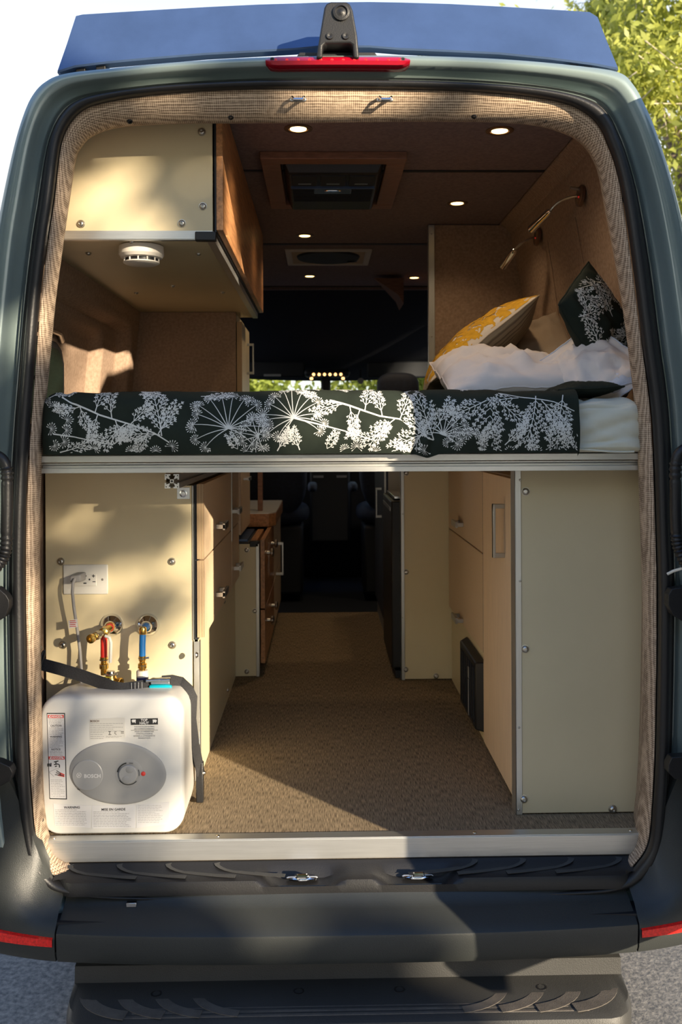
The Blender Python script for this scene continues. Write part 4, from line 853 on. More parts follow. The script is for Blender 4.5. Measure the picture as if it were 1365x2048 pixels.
# flat front centre: raised plate keeps stickers flush
# oval grey face
cA, cB = on_face(140, 1544), on_face(332, 1544); ccx = (cA.x+cB.x)/2; zA, zB = on_face(236, 1484).z, on_face(236, 1608).z; ccz = (zA+zB)/2; ra, rb = (cB.x-cA.x)/2, (zA-zB)/2
def ell(k, y): return [Vector((ccx+ra*k*math.cos(6.28318*i/72), y, ccz+rb*k*math.sin(6.28318*i/72)-.006*math.cos(6.28318*i/72)*k)) for i in range(72)]
mb = MB(); mb.loft([ell(1.01, FY+.004), ell(1.01, FY-.001), ell(.985, FY-.0025), ell(.9, FY-.0035), ell(.5, FY-.0045), ell(.01, FY-.005)], cap=True); ov = build('oval_face', mb, M['greyp'], wh, ang=60)
c = on_face(176, 1549); R = .0385
mb = MB(); mb.lathe((c.x, FY-.0030, c.z), (0, -1, 0), [(R, 0), (R, .0020), (R-.0015, .0030), (0, .0035)], 48); ds = build('round_cover', mb, M['greyp2'], ov, ang=30)
k = on_face(258, 1546); mb = MB(); mb.lathe((k.x, FY-.0035, k.z), (0, -1, 0), [(.040, 0), (.030, .0025), (.027, .002), (0, .002)], 48); build('dial_dish', mb, M['greyp'], ov, ang=80)
mb = MB(); mb.lathe((k.x, FY-.0045, k.z), (0, -1, 0), [(.0235, 0), (.0232, .006), (.0215, .0075), (0, .0075)], 36); dl = build('dial', mb, M['greyp2'], ov, ang=40)
for s in (-1, 1):
    mb = MB(); mb.lathe((k.x+s*.004, FY-.0118, k.z+s*.0125), (0, -1, 0), [(.0095, 0), (.008, .0008), (0, .001)], 20); mb.v = [Vector((k.x+(p.x-k.x)*1.15, p.y, p.z)) for p in mb.v]; build('finger_recess', mb, M['greyp'], dl)
def arcband(cx, cz, r, a0, a1, w, y, par, m, nm):
    P = [Vector((cx+r*math.cos(math.radians(a0+(a1-a0)*i/14)), y, cz+r*math.sin(math.radians(a0+(a1-a0)*i/14)))) for i in range(15)]; mb = MB(); mb.band(P, (0, -1, 0), w, .0006); return build(nm, mb, M[m], par)
arcband(k.x, k.z, .0275, 100, 170, .0032, FY-.0062, ov, 'ink', 'scale_mark'); arcband(k.x, k.z, .0272, 215, 318, .0018, FY-.0062, ov, 'ink', 'scale_mark'); arcband(k.x, k.z, .0272, -12, 22, .0012, FY-.0062, ov, 'ink', 'scale_mark')
l = on_face(287.5, 1546); mb = MB(); mb.lathe((l.x, FY-.003, l.z), (0, -1, 0), [(.0058, 0), (.0055, .003), (.003, .0042), (0, .0045)], 18); build('red_lamp', mb, M['redink'], ov)
for px, py, an in ((155.5, 1518, .5), (158, 1578, -.5), (234, 1603, 0)):
    p = on_face(px, py); mb = MB(); mb.box(-.0035, .0035, -.0008, .0, -.001, .001); mb.xf(Matrix.Translation((p.x, FY-.0020, p.z)) @ Matrix.Rotation(-an, 4, 'Y')); build('screw_slot', mb, M['ink'], ov)
# stickers and lettering
def text(s, x, z, h, y, par, m, nm='lettering', align='LEFT', bold=0.0, sx=1.0, rot=0.0):
    cu = bpy.data.curves.new('t', 'FONT'); cu.body = s; cu.size = h; cu.align_x = align; cu.align_y = 'CENTER'; cu.offset = bold*h; cu.extrude = .0001; cu.resolution_u = 2
    o = bpy.data.objects.new('t', cu); me = bpy.data.meshes.new_from_object(o); me.name = nm
    bpy.data.objects.remove(o); bpy.data.curves.remove(cu); me.materials.clear(); me.materials.append(M[m])
    mt = Matrix.Translation(Vector((x, y, z))-wloc(par)) @ Matrix.Rotation(rot, 4, 'Y') @ Matrix.Rotation(math.pi/2, 4, 'X') @ Matrix.Diagonal((sx, 1, 1, 1)); me.transform(mt)
    q = bpy.data.objects.new(nm, me); SC.collection.objects.link(q); q.parent = par; return q
def sticker(p0, p1, p2, p3, m, nm, par, y):
    """quad on the tank front from four photo corners, clockwise from top left"""
    mb = MB(); P = [W(a, b, y) for a, b in (p0, p1, p2, p3)]; mb.add([p for p in P]+[p+Vector((0, .0045, 0)) for p in P], [(0, 1, 2, 3), (7, 6, 5, 4), (0, 4, 5, 1), (1, 5, 6, 2), (2, 6, 7, 3), (3, 7, 4, 0)]); return build(nm, mb, M[m], par)
def fine(par, m, px0, px1, py0, py1, n, y, seed=0, w=1.0, skew=0.0):
    """rows of small print"""
    r = random.Random(seed); mb = MB(); s = 1850/(2.24+y)
    for i in range(n):
        py = py0+(py1-py0)*i/max(1, n-1); x = px0; end = px1-(px1-px0)*r.choice((0, 0, .05, .12, .3))
        while x < end:
            L = r.uniform(2.0, 7.5); L = min(L, end-x); 
            if L > .8:
                p = W(x+skew*(py-py0), py, y); mb.box(p.x, p.x+L/s, y, y+.0003, p.z-.42*w/s, p.z+.42*w/s)
            x += L+1.1
    return tag(build('small_print', mb, M[m], par), kind='stuff')
y = FY-.0006
s1 = sticker((93.5, 1426), (130, 1426), (134, 1599), (99, 1598), 'ink', 'warning_sticker', wh, y+.0003)
s1b = sticker((94.5, 1428), (128.3, 1428), (132, 1597), (100.3, 1596), 'paper', 'sticker_face', s1, y)
for py in (1433, 1516):
    dx = (py-1428)*.022
    o = sticker((95.5+dx*.9, py-3), (127.5+dx, py-3), (127.5+dx, py+3), (95.7+dx, py+3), 'redink', 'red_bar', s1, y-.0002); q = W(111.5+dx, py, y-.0003); text('DANGER', q.x, q.z, .0075, y-.0005, s1, 'paper', align='CENTER', bold=.02)
    for xx in (99, 124): p = W(xx+dx, py, y-.0003); mb = MB(); mb.add([(p.x-.0025, y-.0006, p.z-.002), (p.x+.0025, y-.0006, p.z-.002), (p.x, y-.0006, p.z+.0028)], [(0, 1, 2)]); build('warning_triangle', mb, M['paper'], s1)
for wd, py in (('CAUTION', 1451.5), ('WARNING', 1473.5), ('NOTICE', 1499)):
    q = W(112, py, y); text(wd, q.x, q.z, .0062, y-.0002, s1, 'ink', align='CENTER', bold=.02)
for a, b, n in ((1438, 1448, 5), (1455, 1469, 6), (1477, 1495, 7), (1503, 1511, 4), (1560, 1593, 11)): fine(s1, 'inkg', 97+(a-1428)*.03, 126+(a-1428)*.02, a, b, n, y-.0002, a, .8, .03)
# tap and hand pictogram
def strokes(par, segs, m, w, y, nm='pictogram'):
    mb = MB()
    for sg in segs: mb.band([W(a, b, y) for a, b in sg], (0, -1, 0), w, .0003)
    return build(nm, mb, M[m], par)
strokes(s1, [[(96, 1527), (96, 1533)], [(99, 1527), (100, 1533)], [(102, 1526), (102, 1533)], [(108, 1529), (116, 1528), (119, 1530), (119, 1535)], [(112, 1528), (112, 1523)], [(108, 1524), (117, 1522)], [(110, 1533), (114, 1532)]], 'ink', .0026, y-.0002)
strokes(s1, [[(98, 1544), (112, 1538)], [(98, 1544), (108, 1553)], [(112, 1538), (118, 1538)]], 'inkg', .0007, y-.0002)
strokes(s1, [[(112, 1545), (122, 1549)], [(110, 1549), (122, 1551)], [(113, 1541), (122, 1547)], [(118, 1548), (128, 1552)]], 'ink', .0017, y-.0002); strokes(s1, [[(116, 1550), (129, 1553)], [(120, 1546), (129, 1550)]], 'redink', .003, y-.0001)
s2 = sticker((179, 1438), (249, 1435), (251, 1475), (180, 1479), 'papers', 'rating_sticker', wh, y)
q = W(180.5, 1442.5, y-.0003); text('BOSCH', q.x, q.z, .0068, y-.0003, s2, 'bracketbrown', bold=.03)
fine(s2, 'inkg', 181, 246, 1447, 1462, 5, y-.0003, 3, .7); fine(s2, 'inkg', 181, 208, 1465, 1477, 4, y-.0003, 4, .7); fine(s2, 'inkg', 212, 249, 1472.5, 1475, 2, y-.0003, 9, .6)
strokes(s2, [[(217, 1463), (222, 1463)], [(219.5, 1463), (219.5, 1469)], [(217, 1469), (223, 1469)], [(229, 1463), (233, 1463), (229, 1466), (233, 1469)], [(242, 1463), (248, 1463)], [(242, 1466), (248, 1466)]], 'ink', .0012, y-.0003)
s3 = sticker((261.5, 1437.5), (316, 1436.5), (316, 1449), (262, 1450), 'ink', 'orientation_sticker', wh, y)
q = W(288.5, 1440.5, y); text('TOP', q.x, q.z, .0085, y-.0003, s3, 'paper', align='CENTER', bold=.03); q = W(288.5, 1446.3, y); text('HAUT', q.x, q.z, .0085, y-.0003, s3, 'paper', align='CENTER', bold=.03)
for px, s in ((268, -1), (309.5, 1)):
    mb = MB(); C = W(px, 1443, y); P = [(-.0055*s, .0055), (.004*s, .0055), (.0065*s, .002), (.003*s, -.0035), (-.001*s, -.001), (-.0045*s, -.0055)][::1]
    mb.add([(C.x+a*.9, y-.0004, C.z+b*.9) for a, b in P], [tuple(range(6))]); build('arrow', mb, M['paper'], s3)
for i, t in enumerate(('FOR INSTALLED RATING', 'SEE ELEMENTS MARKING', 'POUR LES PARAMETRES', "D'INSTALLATION SE", 'REFERER A LA PLAQUETTE', 'SIGNALETIQUE')):
    q = W(289, 1453.5+i*4.3+(i > 1)*1.2, y); text(t, q.x, q.z, .0048, y-.0002, s3, 'inkg', align='CENTER', sx=.95)
mb = MB(); q0, q1 = W(262, 1460.6, y), W(316, 1459.6, y); mb.box(q0.x, q1.x, y-.0003, y, q0.z-.0003, q0.z+.0003); build('rule_line', mb, M['ink'], s3)
s4 = sticker((107, 1608), (182, 1611), (181, 1656), (110, 1651), 'paper', 'warning_sticker', wh, y)
s5 = sticker((184, 1611), (271, 1610), (271, 1656), (184, 1657), 'paper', 'warning_sticker', wh, y)
s6 = sticker((273, 1610), (339, 1604), (338, 1648), (273, 1656), 'paper', 'warning_sticker', wh, y)
q = W(144, 1615, y); text('WARNING', q.x, q.z, .0082, y-.0003, s4, 'ink', align='CENTER', bold=.02); q = W(227, 1619, y); text('MISE EN GARDE', q.x, q.z, .0085, y-.0003, s5, 'ink', align='CENTER', bold=.02)
fine(s4, 'inkg', 110, 172, 1620, 1650, 10, y-.0003, 5, .8, .04); fine(s5, 'inkg', 187, 262, 1624, 1653, 10, y-.0003, 6, .8); fine(s6, 'inkg', 276, 325, 1611, 1645, 11, y-.0003, 7, .6)
# flat panel behind the lower stickers is the tank itself; emblem and word on the round cover
q = on_face(181.5, 1550.5); text('BOSCH', q.x-.015, q.z, .0125, FY-.0068, ds, 'paper', bold=.03, sx=1.02)
ex = on_face(159.5, 1548.5); mb = MB(); mb.tube([(ex.x+.0058*math.cos(i*6.28318/28), FY-.0067, ex.z+.0058*math.sin(i*6.28318/28)) for i in range(28)], .0005, 5, closed=True)
for dx in (-.0023, .0023): mb.box(ex.x+dx-.0005, ex.x+dx+.0005, FY-.0070, FY-.0064, ex.z-.0042, ex.z+.0042)
mb.box(ex.x-.0023, ex.x+.0023, FY-.0070, FY-.0064, ex.z-.0006, ex.z+.0006); build('emblem', mb, M['paper'], ds)
q = W(262, 1526.5, FY-.0055); text('MAX', q.x-.004, q.z, .0045, FY-.0064, ov, 'ink')
# sticker on top, side note
mb = MB(); t0 = HY+.10
mb.hexa([(-.66, t0-.02, hz1-.0115), (-.545, t0-.02, hz1-.0115), (-.67, t0+.10, hz1-.030), (-.555, t0+.10, hz1-.030), (-.66, t0-.02, hz1-.0095), (-.545, t0-.02, hz1-.0095), (-.67, t0+.10, hz1-.028), (-.555, t0+.10, hz1-.028)]); o = build('top_sticker', mb, M['ink'], wh)
mb = MB(); mb.hexa([(-.655, t0-.015, hz1-.0105), (-.550, t0-.015, hz1-.0105), (-.664, t0+.095, hz1-.028), (-.560, t0+.095, hz1-.028), (-.655, t0-.015, hz1-.0085), (-.550, t0-.015, hz1-.0085), (-.664, t0+.095, hz1-.026), (-.560, t0+.095, hz1-.026)]); build('sticker_face', mb, M['yellowink'], o)
cd = build('power_cord', (lambda m_: (m_.tube(CORD[1:], .0045, 10), m_)[1])(MB()), M['cordg'], wh); build('plug', CPLUG, M['cordg'], cd, bevel=.004); build('cord_tag', CTAG, M['paper'], cd); build('tag_lettering', CLET, M['redink'], cd)
# ------------------------------------------------------------------ plumbing
def screwcap(p, r=.0335):
    mb = MB(); mb.lathe(p, (0, -1, 0), [(r, 0), (r*.98, .004), (r*.85, .011), (r*.55, .019), (.014, .023), (.013, .030), (0, .030)], 40); return mb
hv = thing('hot_water_valve', W(224, 1250, PY), 'chrome wall flange with brass valve and red hose above the heater', 'valve')
ph = W(224, 1250, PY); build('wall_flange', screwcap((ph.x, PY, ph.z)), M['chrome'], hv, ang=70)
q0 = Vector((ph.x, PY-.02, ph.z)); q1 = W(219, 1256, PY-.06); q2 = W(208, 1264, PY-.09)
mb = MB(); mb.cyl(q0, q1, .0115, n=14); build('red_collar', mb, M['red'], hv)
mb = MB(); mb.cyl(q0, q0+(q1-q0)*.35, .014, n=14); build('brass_collar', mb, M['brass'], hv)
mb = MB(); mb.cyl(q1, q2, .010, n=12); mb.lathe(q2, (0, -1, 0), [(.0135, -.02), (.0135, .008), (.008, .012), (0, .012)], 12); build('tee_body', mb, M['brass'], hv)
q3 = W(192, 1272, PY-.12); q4 = W(183, 1277, PY-.15)
mb = MB(); mb.cyl(q2, q3, .009, n=12); mb.lathe(q3, q3-q2, [(.0125, -.012), (.0125, 0), (.0095, .002)], 8); build('valve_nut', mb, M['nickel'], hv)
mb = MB(); mb.lathe(q3, q4-q3, [(.010, 0), (.0105, .012), (.007, .014), (.007, .024), (.0125, .028), (.0125, .036), (.006, .038), (.005, .030), (0, .030)], 20); build('brass_outlet', mb, M['brass'], hv)
hb = W(208, 1318, PY-.10); mb = MB(); mb.tube([q2+Vector((0, 0, -.008)), W(208, 1290, PY-.095), hb], .0092, 12); build('red_hose', mb, M['red'], hv)
mb = MB(); mb.tube([W(211, 1272, PY-.12), W(219, 1275, PY-.125), W(222, 1285, PY-.125), W(221, 1325, PY-.125)], .0045, 8); build('lever_handle', mb, M['whitep'], hv)
mb = MB(); p = hb; mb.lathe(p, (0, 0, -1), [(.0105, -.006), (.0105, .004), (.0085, .006), (.0085, .012), (.0125, .014), (.0125, .026), (.009, .028), (.009, .044)], 12); build('hose_fitting', mb, M['brass'], hv)
mb = MB(); mb.tube([p+Vector((.0115*math.cos(i*.45), .0115*math.sin(i*.45), -.002)) for i in range(14)], .0014, 6, closed=True); mb.tube([p+Vector((.0115*math.cos(i*.45), .0115*math.sin(i*.45), -.016)) for i in range(14)], .0014, 6, closed=True); build('hose_clamp', mb, M['steel'], hv)
tv = thing('relief_valve', W(225, 1375, .30), 'brass relief valve standing on top of the heater with a yellow tag', 'valve')
p = W(222, 1372, .31); mb = MB(); mb.lathe(p, (0, 0, 1), [(.014, -.035), (.014, 0), (.017, .002), (.017, .022), (.014, .026), (.014, .032)], 16); mb.lathe(p+Vector((.010, 0, .008)), (1, -.3, 0), [(.013, 0), (.013, .010), (.016, .012), (.016, .020), (.012, .020), (.011, .012), (0, .012)], 20); build('valve_body', mb, M['brass'], tv)
mb = MB(); mb.lathe(p+Vector((0, 0, .032)), (0, 0, 1), [(.018, 0), (.018, .002), (.012, .004), (.011, .009), (0, .010)], 18); build('valve_cap', mb, M['steel'], tv)
mb = MB(); q = p+Vector((0, -.01, .028)); mb.band([q, q+Vector((-.02, -.01, 0)), q+Vector((-.04, -.02, -.012)), q+Vector((-.065, -.05, -.036))], (0, 0, 1), .012, .0008); build('yellow_tag', mb, M['yellowink'], tv)
mb = MB(); q = W(207, 1352, .33); mb.lathe((q.x, q.y, .285), (0, 0, 1), [(.018, 0), (.018, .012), (.016, .014), (.016, .028), (.010, .03)], 16); build('red_nut', mb, M['redink'], tv)
cv = thing('cold_water_hose', W(296, 1250, PY), 'chrome wall flange with brass elbow and blue hose above the heater', 'hose')
pc = W(296, 1250, PY); build('wall_flange', screwcap((pc.x, PY, pc.z)), M['chrome'], cv, ang=70)
q0 = Vector((pc.x, PY-.02, pc.z)); q1 = W(291, 1254, PY-.05); q2 = W(286, 1262, PY-.075)
mb = MB(); mb.tube([q0, q1, q1.lerp(q2, .6)], .0105, 12); build('blue_collar', mb, M['blue'], cv)
mb = MB(); mb.lathe(q2+Vector((0, 0, .008)), (0, 0, -1), [(.008, -.004), (.0105, 0), (.0105, .016), (.009, .018)], 12); mb.cyl(q1, q2, .009); build('elbow', mb, M['brass'], cv)
mb = MB(); mb.tube([q2+Vector((0, 0, -.004)), W(285, 1290, PY-.078), W(285, 1320, PY-.08)], .0092, 12); build('blue_hose', mb, M['blue'], cv)
p = W(285, 1316, PY-.08); mb = MB(); mb.lathe(p, (0, 0, -1), [(.0105, -.006), (.0105, .006), (.0085, .008), (.0085, .014), (.0125, .016), (.0125, .028), (.009, .030), (.009, .036)], 12); build('hose_fitting', mb, M['brass'], cv)
mb = MB(); mb.tube([p+Vector((.0115*math.cos(i*.45), .0115*math.sin(i*.45), 0)) for i in range(14)], .0014, 6, closed=True); mb.tube([p+Vector((.0115*math.cos(i*.45), .0115*math.sin(i*.45), -.020)) for i in range(14)], .0014, 6, closed=True); mb.cyl(p+Vector((.010, -.006, .001)), p+Vector((.020, -.006, .002)), .003); build('hose_clamp', mb, M['steel'], cv)
mb = MB(); mb.lathe(p+Vector((0, 0, -.034)), (0, 0, -1), [(.015, 0), (.017, .003), (.017, .018), (.014, .020)], 20); build('clear_nut', mb, M['offwhite'], cv)
mb = MB(); mb.lathe(p+Vector((0, 0, -.052)), (0, 0, -1), [(.017, 0), (.017, .010), (.015, .030)], 20); build('blue_nut', mb, M['navy'], cv)
# ------------------------------------------------------------------ ratchet strap
S0 = [W(82, 1328, .24), W(120, 1338, .235), W(160, 1350, .225), W(205, 1366, .19), W(228, 1375, .165), W(248, 1378, .165), W(275, 1374, .18), W(300, 1370, .20), W(325, 1366, .215)]
st = thing('cargo_strap', S0[4], 'black webbing strap with a chrome cam buckle tied over the water heater', 'strap')
mb = MB(); NR = [(0, -1, .25)]*5+[(0, -1, .5)]*4; mb.band(S0, [Vector(n) for n in NR], .031, .0022); build('webbing', mb, M['web'], st)
S1 = [W(325, 1362, .215), W(345, 1360, .23), W(362, 1364, .25), W(377, 1376, .24), W(386, 1395, .235), W(384, 1440, .235), W(390, 1490, .25), W(398, 1530, .28), W(401, 1548, .29)]
NR = [Vector((0, -1, .6)), Vector((0, -1, .6)), Vector((.3, -.9, .6)), Vector((.8, -.6, .3))]+[Vector((.75, -.65, 0))]*5
mb = MB(); mb.band(S1, NR, .028, .0022); build('webbing', mb, M['web'], st)
S2 = [W(330, 1366, .21), W(350, 1372, .225), W(368, 1384, .255), W(377, 1410, .25), W(379, 1450, .25), W(384, 1490, .26), W(394, 1530, .28)]
mb = MB(); mb.band(S2, [Vector((.6, -.8, .3))]*7, .020, .0022); build('webbing', mb, M['web'], st)
b0 = W(322, 1362, .20); mb = MB(); mb.box(b0.x-.026, b0.x+.026, b0.y-.010, b0.y+.004, b0.z-.008, b0.z+.009); bk = build('cam_buckle', mb, M['chrome'], st, bevel=.003)
for s in (-1, 1): mb = MB(); mb.cyl(b0+Vector((-.018+.018*s, -.013, .004)), b0+Vector((.014+.012*s, -.013, .006)), .004); build('buckle_pin', mb, M['steel'], bk)
mb = MB(); q = W(321, 1374, .19); mb.box(q.x-.030, q.x+.030, q.y-.004, q.y+.006, q.z-.005, q.z+.005); build('buckle_pad', mb, M['teal'], bk, bevel=.004)
mb = MB()
for k_ in range(4): q = W(264+k_*7, 1371-k_*.6, .172); mb.cyl(q+Vector((0, -.0045, -.008)), q+Vector((0, -.0045, .008)), .0006, n=5)
build('stitching', mb, M['paper'], st)
q = W(80, 1326, .235); mb = MB(); mb.tube([q+Vector((.004*math.sin(t), .012*math.cos(t), .030*math.sin(t+1.57)))+Vector((.008*math.cos(t), 0, 0)) for t in [i*6.28318/24 for i in range(24)]], .0035, 8, closed=True); build('anchor_ring', mb, M['blackp'], st)
q = W(400, 1545, .29); mb = MB(); mb.box(q.x-.010, q.x+.010, q.y-.008, q.y+.010, .004, q.z+.030); build('floor_anchor', mb, M['blackp'], st, bevel=.003)
mb = MB(); mb.lathe(q+Vector((.010, -.002, 0)), (1, -.3, 0), [(.006, 0), (.006, .003), (.003, .006), (0, .006)], 12); build('anchor_bolt', mb, M['steel'], st)
screw(ep if False else dc, W(80, 1296, .4), (0, -1, 0), .007)
# ------------------------------------------------------------------ mattress, duvet and pillows
zt_ = zt
ms = thing('mattress', (CX, .7, zt_), 'mattress in a wrinkled pale fitted sheet lying on the bed frame', 'mattress')
mx0, mx1 = W(92, 850, .06).x, W(1293, 850, .06).x
def matf(u, v):
    # u: around section in the yz plane, v along x
    x = mx0+(mx1-mx0)*v; e0 = max(0, (x-(mx1-.05))/.05, ((mx0+.05)-x)/.05); e = 1-math.sqrt(max(0, 1-min(1, e0)**2))
    y0, y1, z0, z1, r = .052, 1.50, zt_+.002, zt_+.142, .035
    P = [(y1, z0), (y0+.012, z0), (y0+.002, z0+.012), (y0, z0+.03), (y0, z1-r), (y0+.006, z1-r*.45), (y0+.022, z1-.008), (y0+r+.02, z1), (y1-.05, z1), (y1, z1-.04)]
    t = u*(len(P)-1); i = min(int(t), len(P)-2); f = t-i; y = P[i][0]*(1-f)+P[i+1][0]*f; z = P[i][1]*(1-f)+P[i+1][1]*f
    n = mnoise.noise(Vector((x*7, y*3, z*9)))*.007+mnoise.noise(Vector((x*14+z*34, z*8, y*5)))*.006-.016*max(0, .16-abs(mnoise.noise(Vector((x*6-z*26, z*7, y*3)))))/.16*.5
    y = y+e*.03-n*(1 if y < .2 else 0); z = z0+(z-z0)*(1-e*.35)+n*(1 if z > z1-.03 else 0)
    return Vector((x-(e*.0), y, z))
mb = MB(); mb.grid(matf, 72, 150); build('sheet', mb, M['sheet'], ms, ang=80)
mb = MB(); mb.tube([Vector((x, .050+.002*math.sin(x*60), zt_+.006+.004*math.sin(x*23))) for x in [.60+i*.01 for i in range(int((mx1-.62)/.01))]], .0025, 6); build('sheet_hem', mb, M['sheet'], ms)
DX0, DX1 = W(76, 850, .035).x, W(1160, 850, .035).x
def duv(x, s):
    """duvet surface: x across the van, s arc length from the hem up over the top edge"""
    t = (x-DX0)/(DX1-DX0); hem = zt_+.002-(.010*max(0, 1-abs(x-.262)/.03))-.004*max(0, math.sin(x*9))*(x > .2)
    top = zt_+.158+.004*mnoise.noise(Vector((x*4, 3, 1))); H = top-hem; r = .052
    e0 = max(0, (DX0+.035-x)/.035); e = 1-math.sqrt(max(0, 1-min(1, e0)**2))
    H1 = H-r
    bul = .008*math.sin(min(1, s/H1)*3.14159)
    if s < H1: y, z, ny, nz = .036-bul, hem+s, -1, .0
    else:
        a = (s-H1)/r
        if a < 1.5708: y, z, ny, nz = .036+r-r*math.cos(a), hem+H1+r*math.sin(a), -math.cos(a), math.sin(a)
        else: y, z, ny, nz = .036+r+(s-H1-1.5708*r), hem+H1+r, 0, 1
    n = .006*mnoise.noise(Vector((x*6, s*7, .3)))+.0032*mnoise.noise(Vector((x*17, s*20, 2.3)))
    for xf, w in ((-.625, .012), (.225, .010), (.262, .008)): n -= .007*math.exp(-((x-xf-.02*math.sin(s*20))/w)**2)*(1 if s < .2 else .4)
    n -= e*.045
    return Vector((x, y+ny*n, z+nz*n)), Vector((0, ny, nz))
dv = thing('duvet', (CX-.1, .6, zt_+.1), 'black-green duvet printed with white umbels and fern sprigs, hanging over the bed edge', 'duvet')
SMAX = 1.35
def sm(v): return .30*v/.62 if v < .62 else .30+(SMAX-.30)*(v-.62)/.38
mb = MB(); mb.grid(lambda u, v: duv(DX0+(DX1-DX0)*u, sm(v))[0], 260, 66); build('cover', mb, M['duvet'], dv, ang=80)
mb = MB(); mb.grid(lambda u, v: duv(DX1-.0005*v, sm(u))[0]+Vector((-.002*v, .010*v, -.010*v)), 40, 1); build('hem_edge', mb, M['duvet'], dv)
S2D = 1850/(2.24+.035)
class Pen:
    def __init__(s, f, lim): s.f = f; s.lim = lim; s.mb = MB()
    def line(s, pts, w0, w1):
        n = len(pts); V = []
        for i, (x, t) in enumerate(pts):
            a = pts[min(i+1, n-1)]; b = pts[max(i-1, 0)]; dx, dt = a[0]-b[0], a[1]-b[1]; L = math.hypot(dx, dt) or 1; w = (w0+(w1-w0)*i/(n-1))/2
            for sg in (-1, 1):
                X, T = x-sg*dt/L*w, t+sg*dx/L*w
                if not s.lim(X, T): return
                V.append(s.f(X, T))
        s.mb.add(V, [(2*i, 2*i+1, 2*i+3, 2*i+2) for i in range(n-1)])
    def drop(s, x, t, a, L, w):
        """teardrop leaf or seed"""
        ca, sa = math.cos(a), math.sin(a); P = [(0, 0), (.45, -.5), (.8, -.42), (1, 0), (.8, .42), (.45, .5)]
        Q = [(x+L*p*ca-w*q*sa, t+L*p*sa+w*q*ca) for p, q in P]
        if not all(s.lim(*q) for q in Q): return
        s.mb.add([s.f(*q) for q in Q], [(0, 1, 2), (0, 2, 3), (0, 3, 4), (0, 4, 5)])
def umbel(P, x, t, a, R, n=13, spread=2.6, head=.017, r=None):
    r = r or rnd
    for i in range(n):
        b = a+spread*(i/(n-1)-.5)+r.uniform(-.08, .08); L = R*(.72+.28*math.cos((i/(n-1)-.5)*2.6)+r.uniform(-.12, .12)); bend = (i/(n-1)-.5)*.7
        pts = [(x+L*k/5*math.cos(b-bend*.6+bend*k/5*.9), t+L*k/5*math.sin(b-bend*.6+bend*k/5*.9)) for k in range(6)]
        P.line(pts, .0024, .0013); ex, et = pts[-1]; head_(P, ex, et, b, head*r.uniform(.8, 1.1), r)
def head_(P, x, t, a, R, r, n=12):
    for j in range(n):
        c = a+4.6*(j/(n-1)-.5); l = R*r.uniform(.7, 1); P.line([(x, t), (x+l*.75*math.cos(c), t+l*.75*math.sin(c))], .0006, .0007); P.drop(x+l*.62*math.cos(c), t+l*.62*math.sin(c), c, .0062, .0024)
def fern(P, x, t, a, L, lv=0, cur=0., r=None, w=.0027):
    """branching fern sprig with small rounded leaflets"""
    r = r or rnd; n = (max(4, min(8, round(L/.015))) if lv == 0 else max(2, min(5, round(L/.0105)))); pts = [(x, t)]; b = a
    for k in range(n): b += cur/n; pts.append((pts[-1][0]+L/n*math.cos(b), pts[-1][1]+L/n*math.sin(b)))
    P.line(pts, w, w*.5); K = 1
    for k in range(1, n+1):
        f = 1-.5*k/n; bb0 = a+cur*k/n
        for sg in (-1, 1):
            if lv == 0: fern(P, *pts[k], bb0+sg*(.80+r.uniform(-.1, .15)), max(.012, L*.46*f*r.uniform(.8, 1.15)), 1, -sg*.4, r, w*.62)
            else:
                bb = bb0+sg*r.uniform(.62, .85); l = .0100*r.uniform(.85, 1.15)*(1-.25*k/n); P.drop(*pts[k], bb, l, .0021)
                if k < n: e = (pts[k][0]+l*.45*math.cos(bb), pts[k][1]+l*.45*math.sin(bb)); P.drop(*e, bb-sg*.7, l*.6, .0017)
    P.drop(*pts[-1], b, .0085, .0028)
def df(x, s): p, n = duv(x, s); return p+n*.0011
pen = Pen(df, lambda x, s: DX0+.006 < x < DX1-.004 and .004 < s < .42)
def px2(px, py): return (W(px, py, .035).x, max(.0, W(px, py, .03).z-zt_-.002))
def stem(pts, w=.0034):
    Q = [px2(*p) for p in pts]; out = []
    for i in range(len(Q)-1):
        for k in range(8): t = k/8; out.append((Q[i][0]*(1-t)+Q[i+1][0]*t, Q[i][1]*(1-t)+Q[i+1][1]*t))
    pen.line(out+[Q[-1]], w, w*.6)
def F(px, py, deg, L, cur=0): fern(pen, *px2(px, py), math.radians(deg), L, 0, cur)
def Um(px, py, deg, R, n=13, sp=2.6): umbel(pen, *px2(px, py), math.radians(deg), R, n, sp)
def Hd(px, py, deg, R=.017): head_(pen, *px2(px, py), math.radians(deg), R, rnd)
# left third
Um(77, 862, 40, .075, 9, 2.6); stem([(108, 868), (150, 874), (228, 890)]); Hd(103, 858, 20, .018)
stem([(120, 790), (160, 812), (200, 830), (260, 848), (310, 866), (340, 885)], .0046)
F(160, 812, 200, .05, -.4); F(158, 810, -75, .055, .3); F(190, 825, 75, .060); F(196, 828, -105, .05); F(225, 837, 105, .062, -.3); F(232, 840, -70, .045); F(262, 849, 45, .050); F(255, 846, 215, .075, .3)
F(325, 872, 96, .12, .25); F(322, 870, 170, .085, .3); F(318, 868, 60, .075); F(300, 862, 235, .05); Hd(345, 893, 45, .02); Hd(312, 902, 90, .017); Hd(190, 897, 60, .018); Hd(262, 902, 100, .016)
F(228, 889, 150, .05, .4); F(230, 888, 40, .05); F(120, 905, 15, .06); F(95, 790, 30, .05); F(400, 786, 5, .06); F(330, 786, 170, .05)
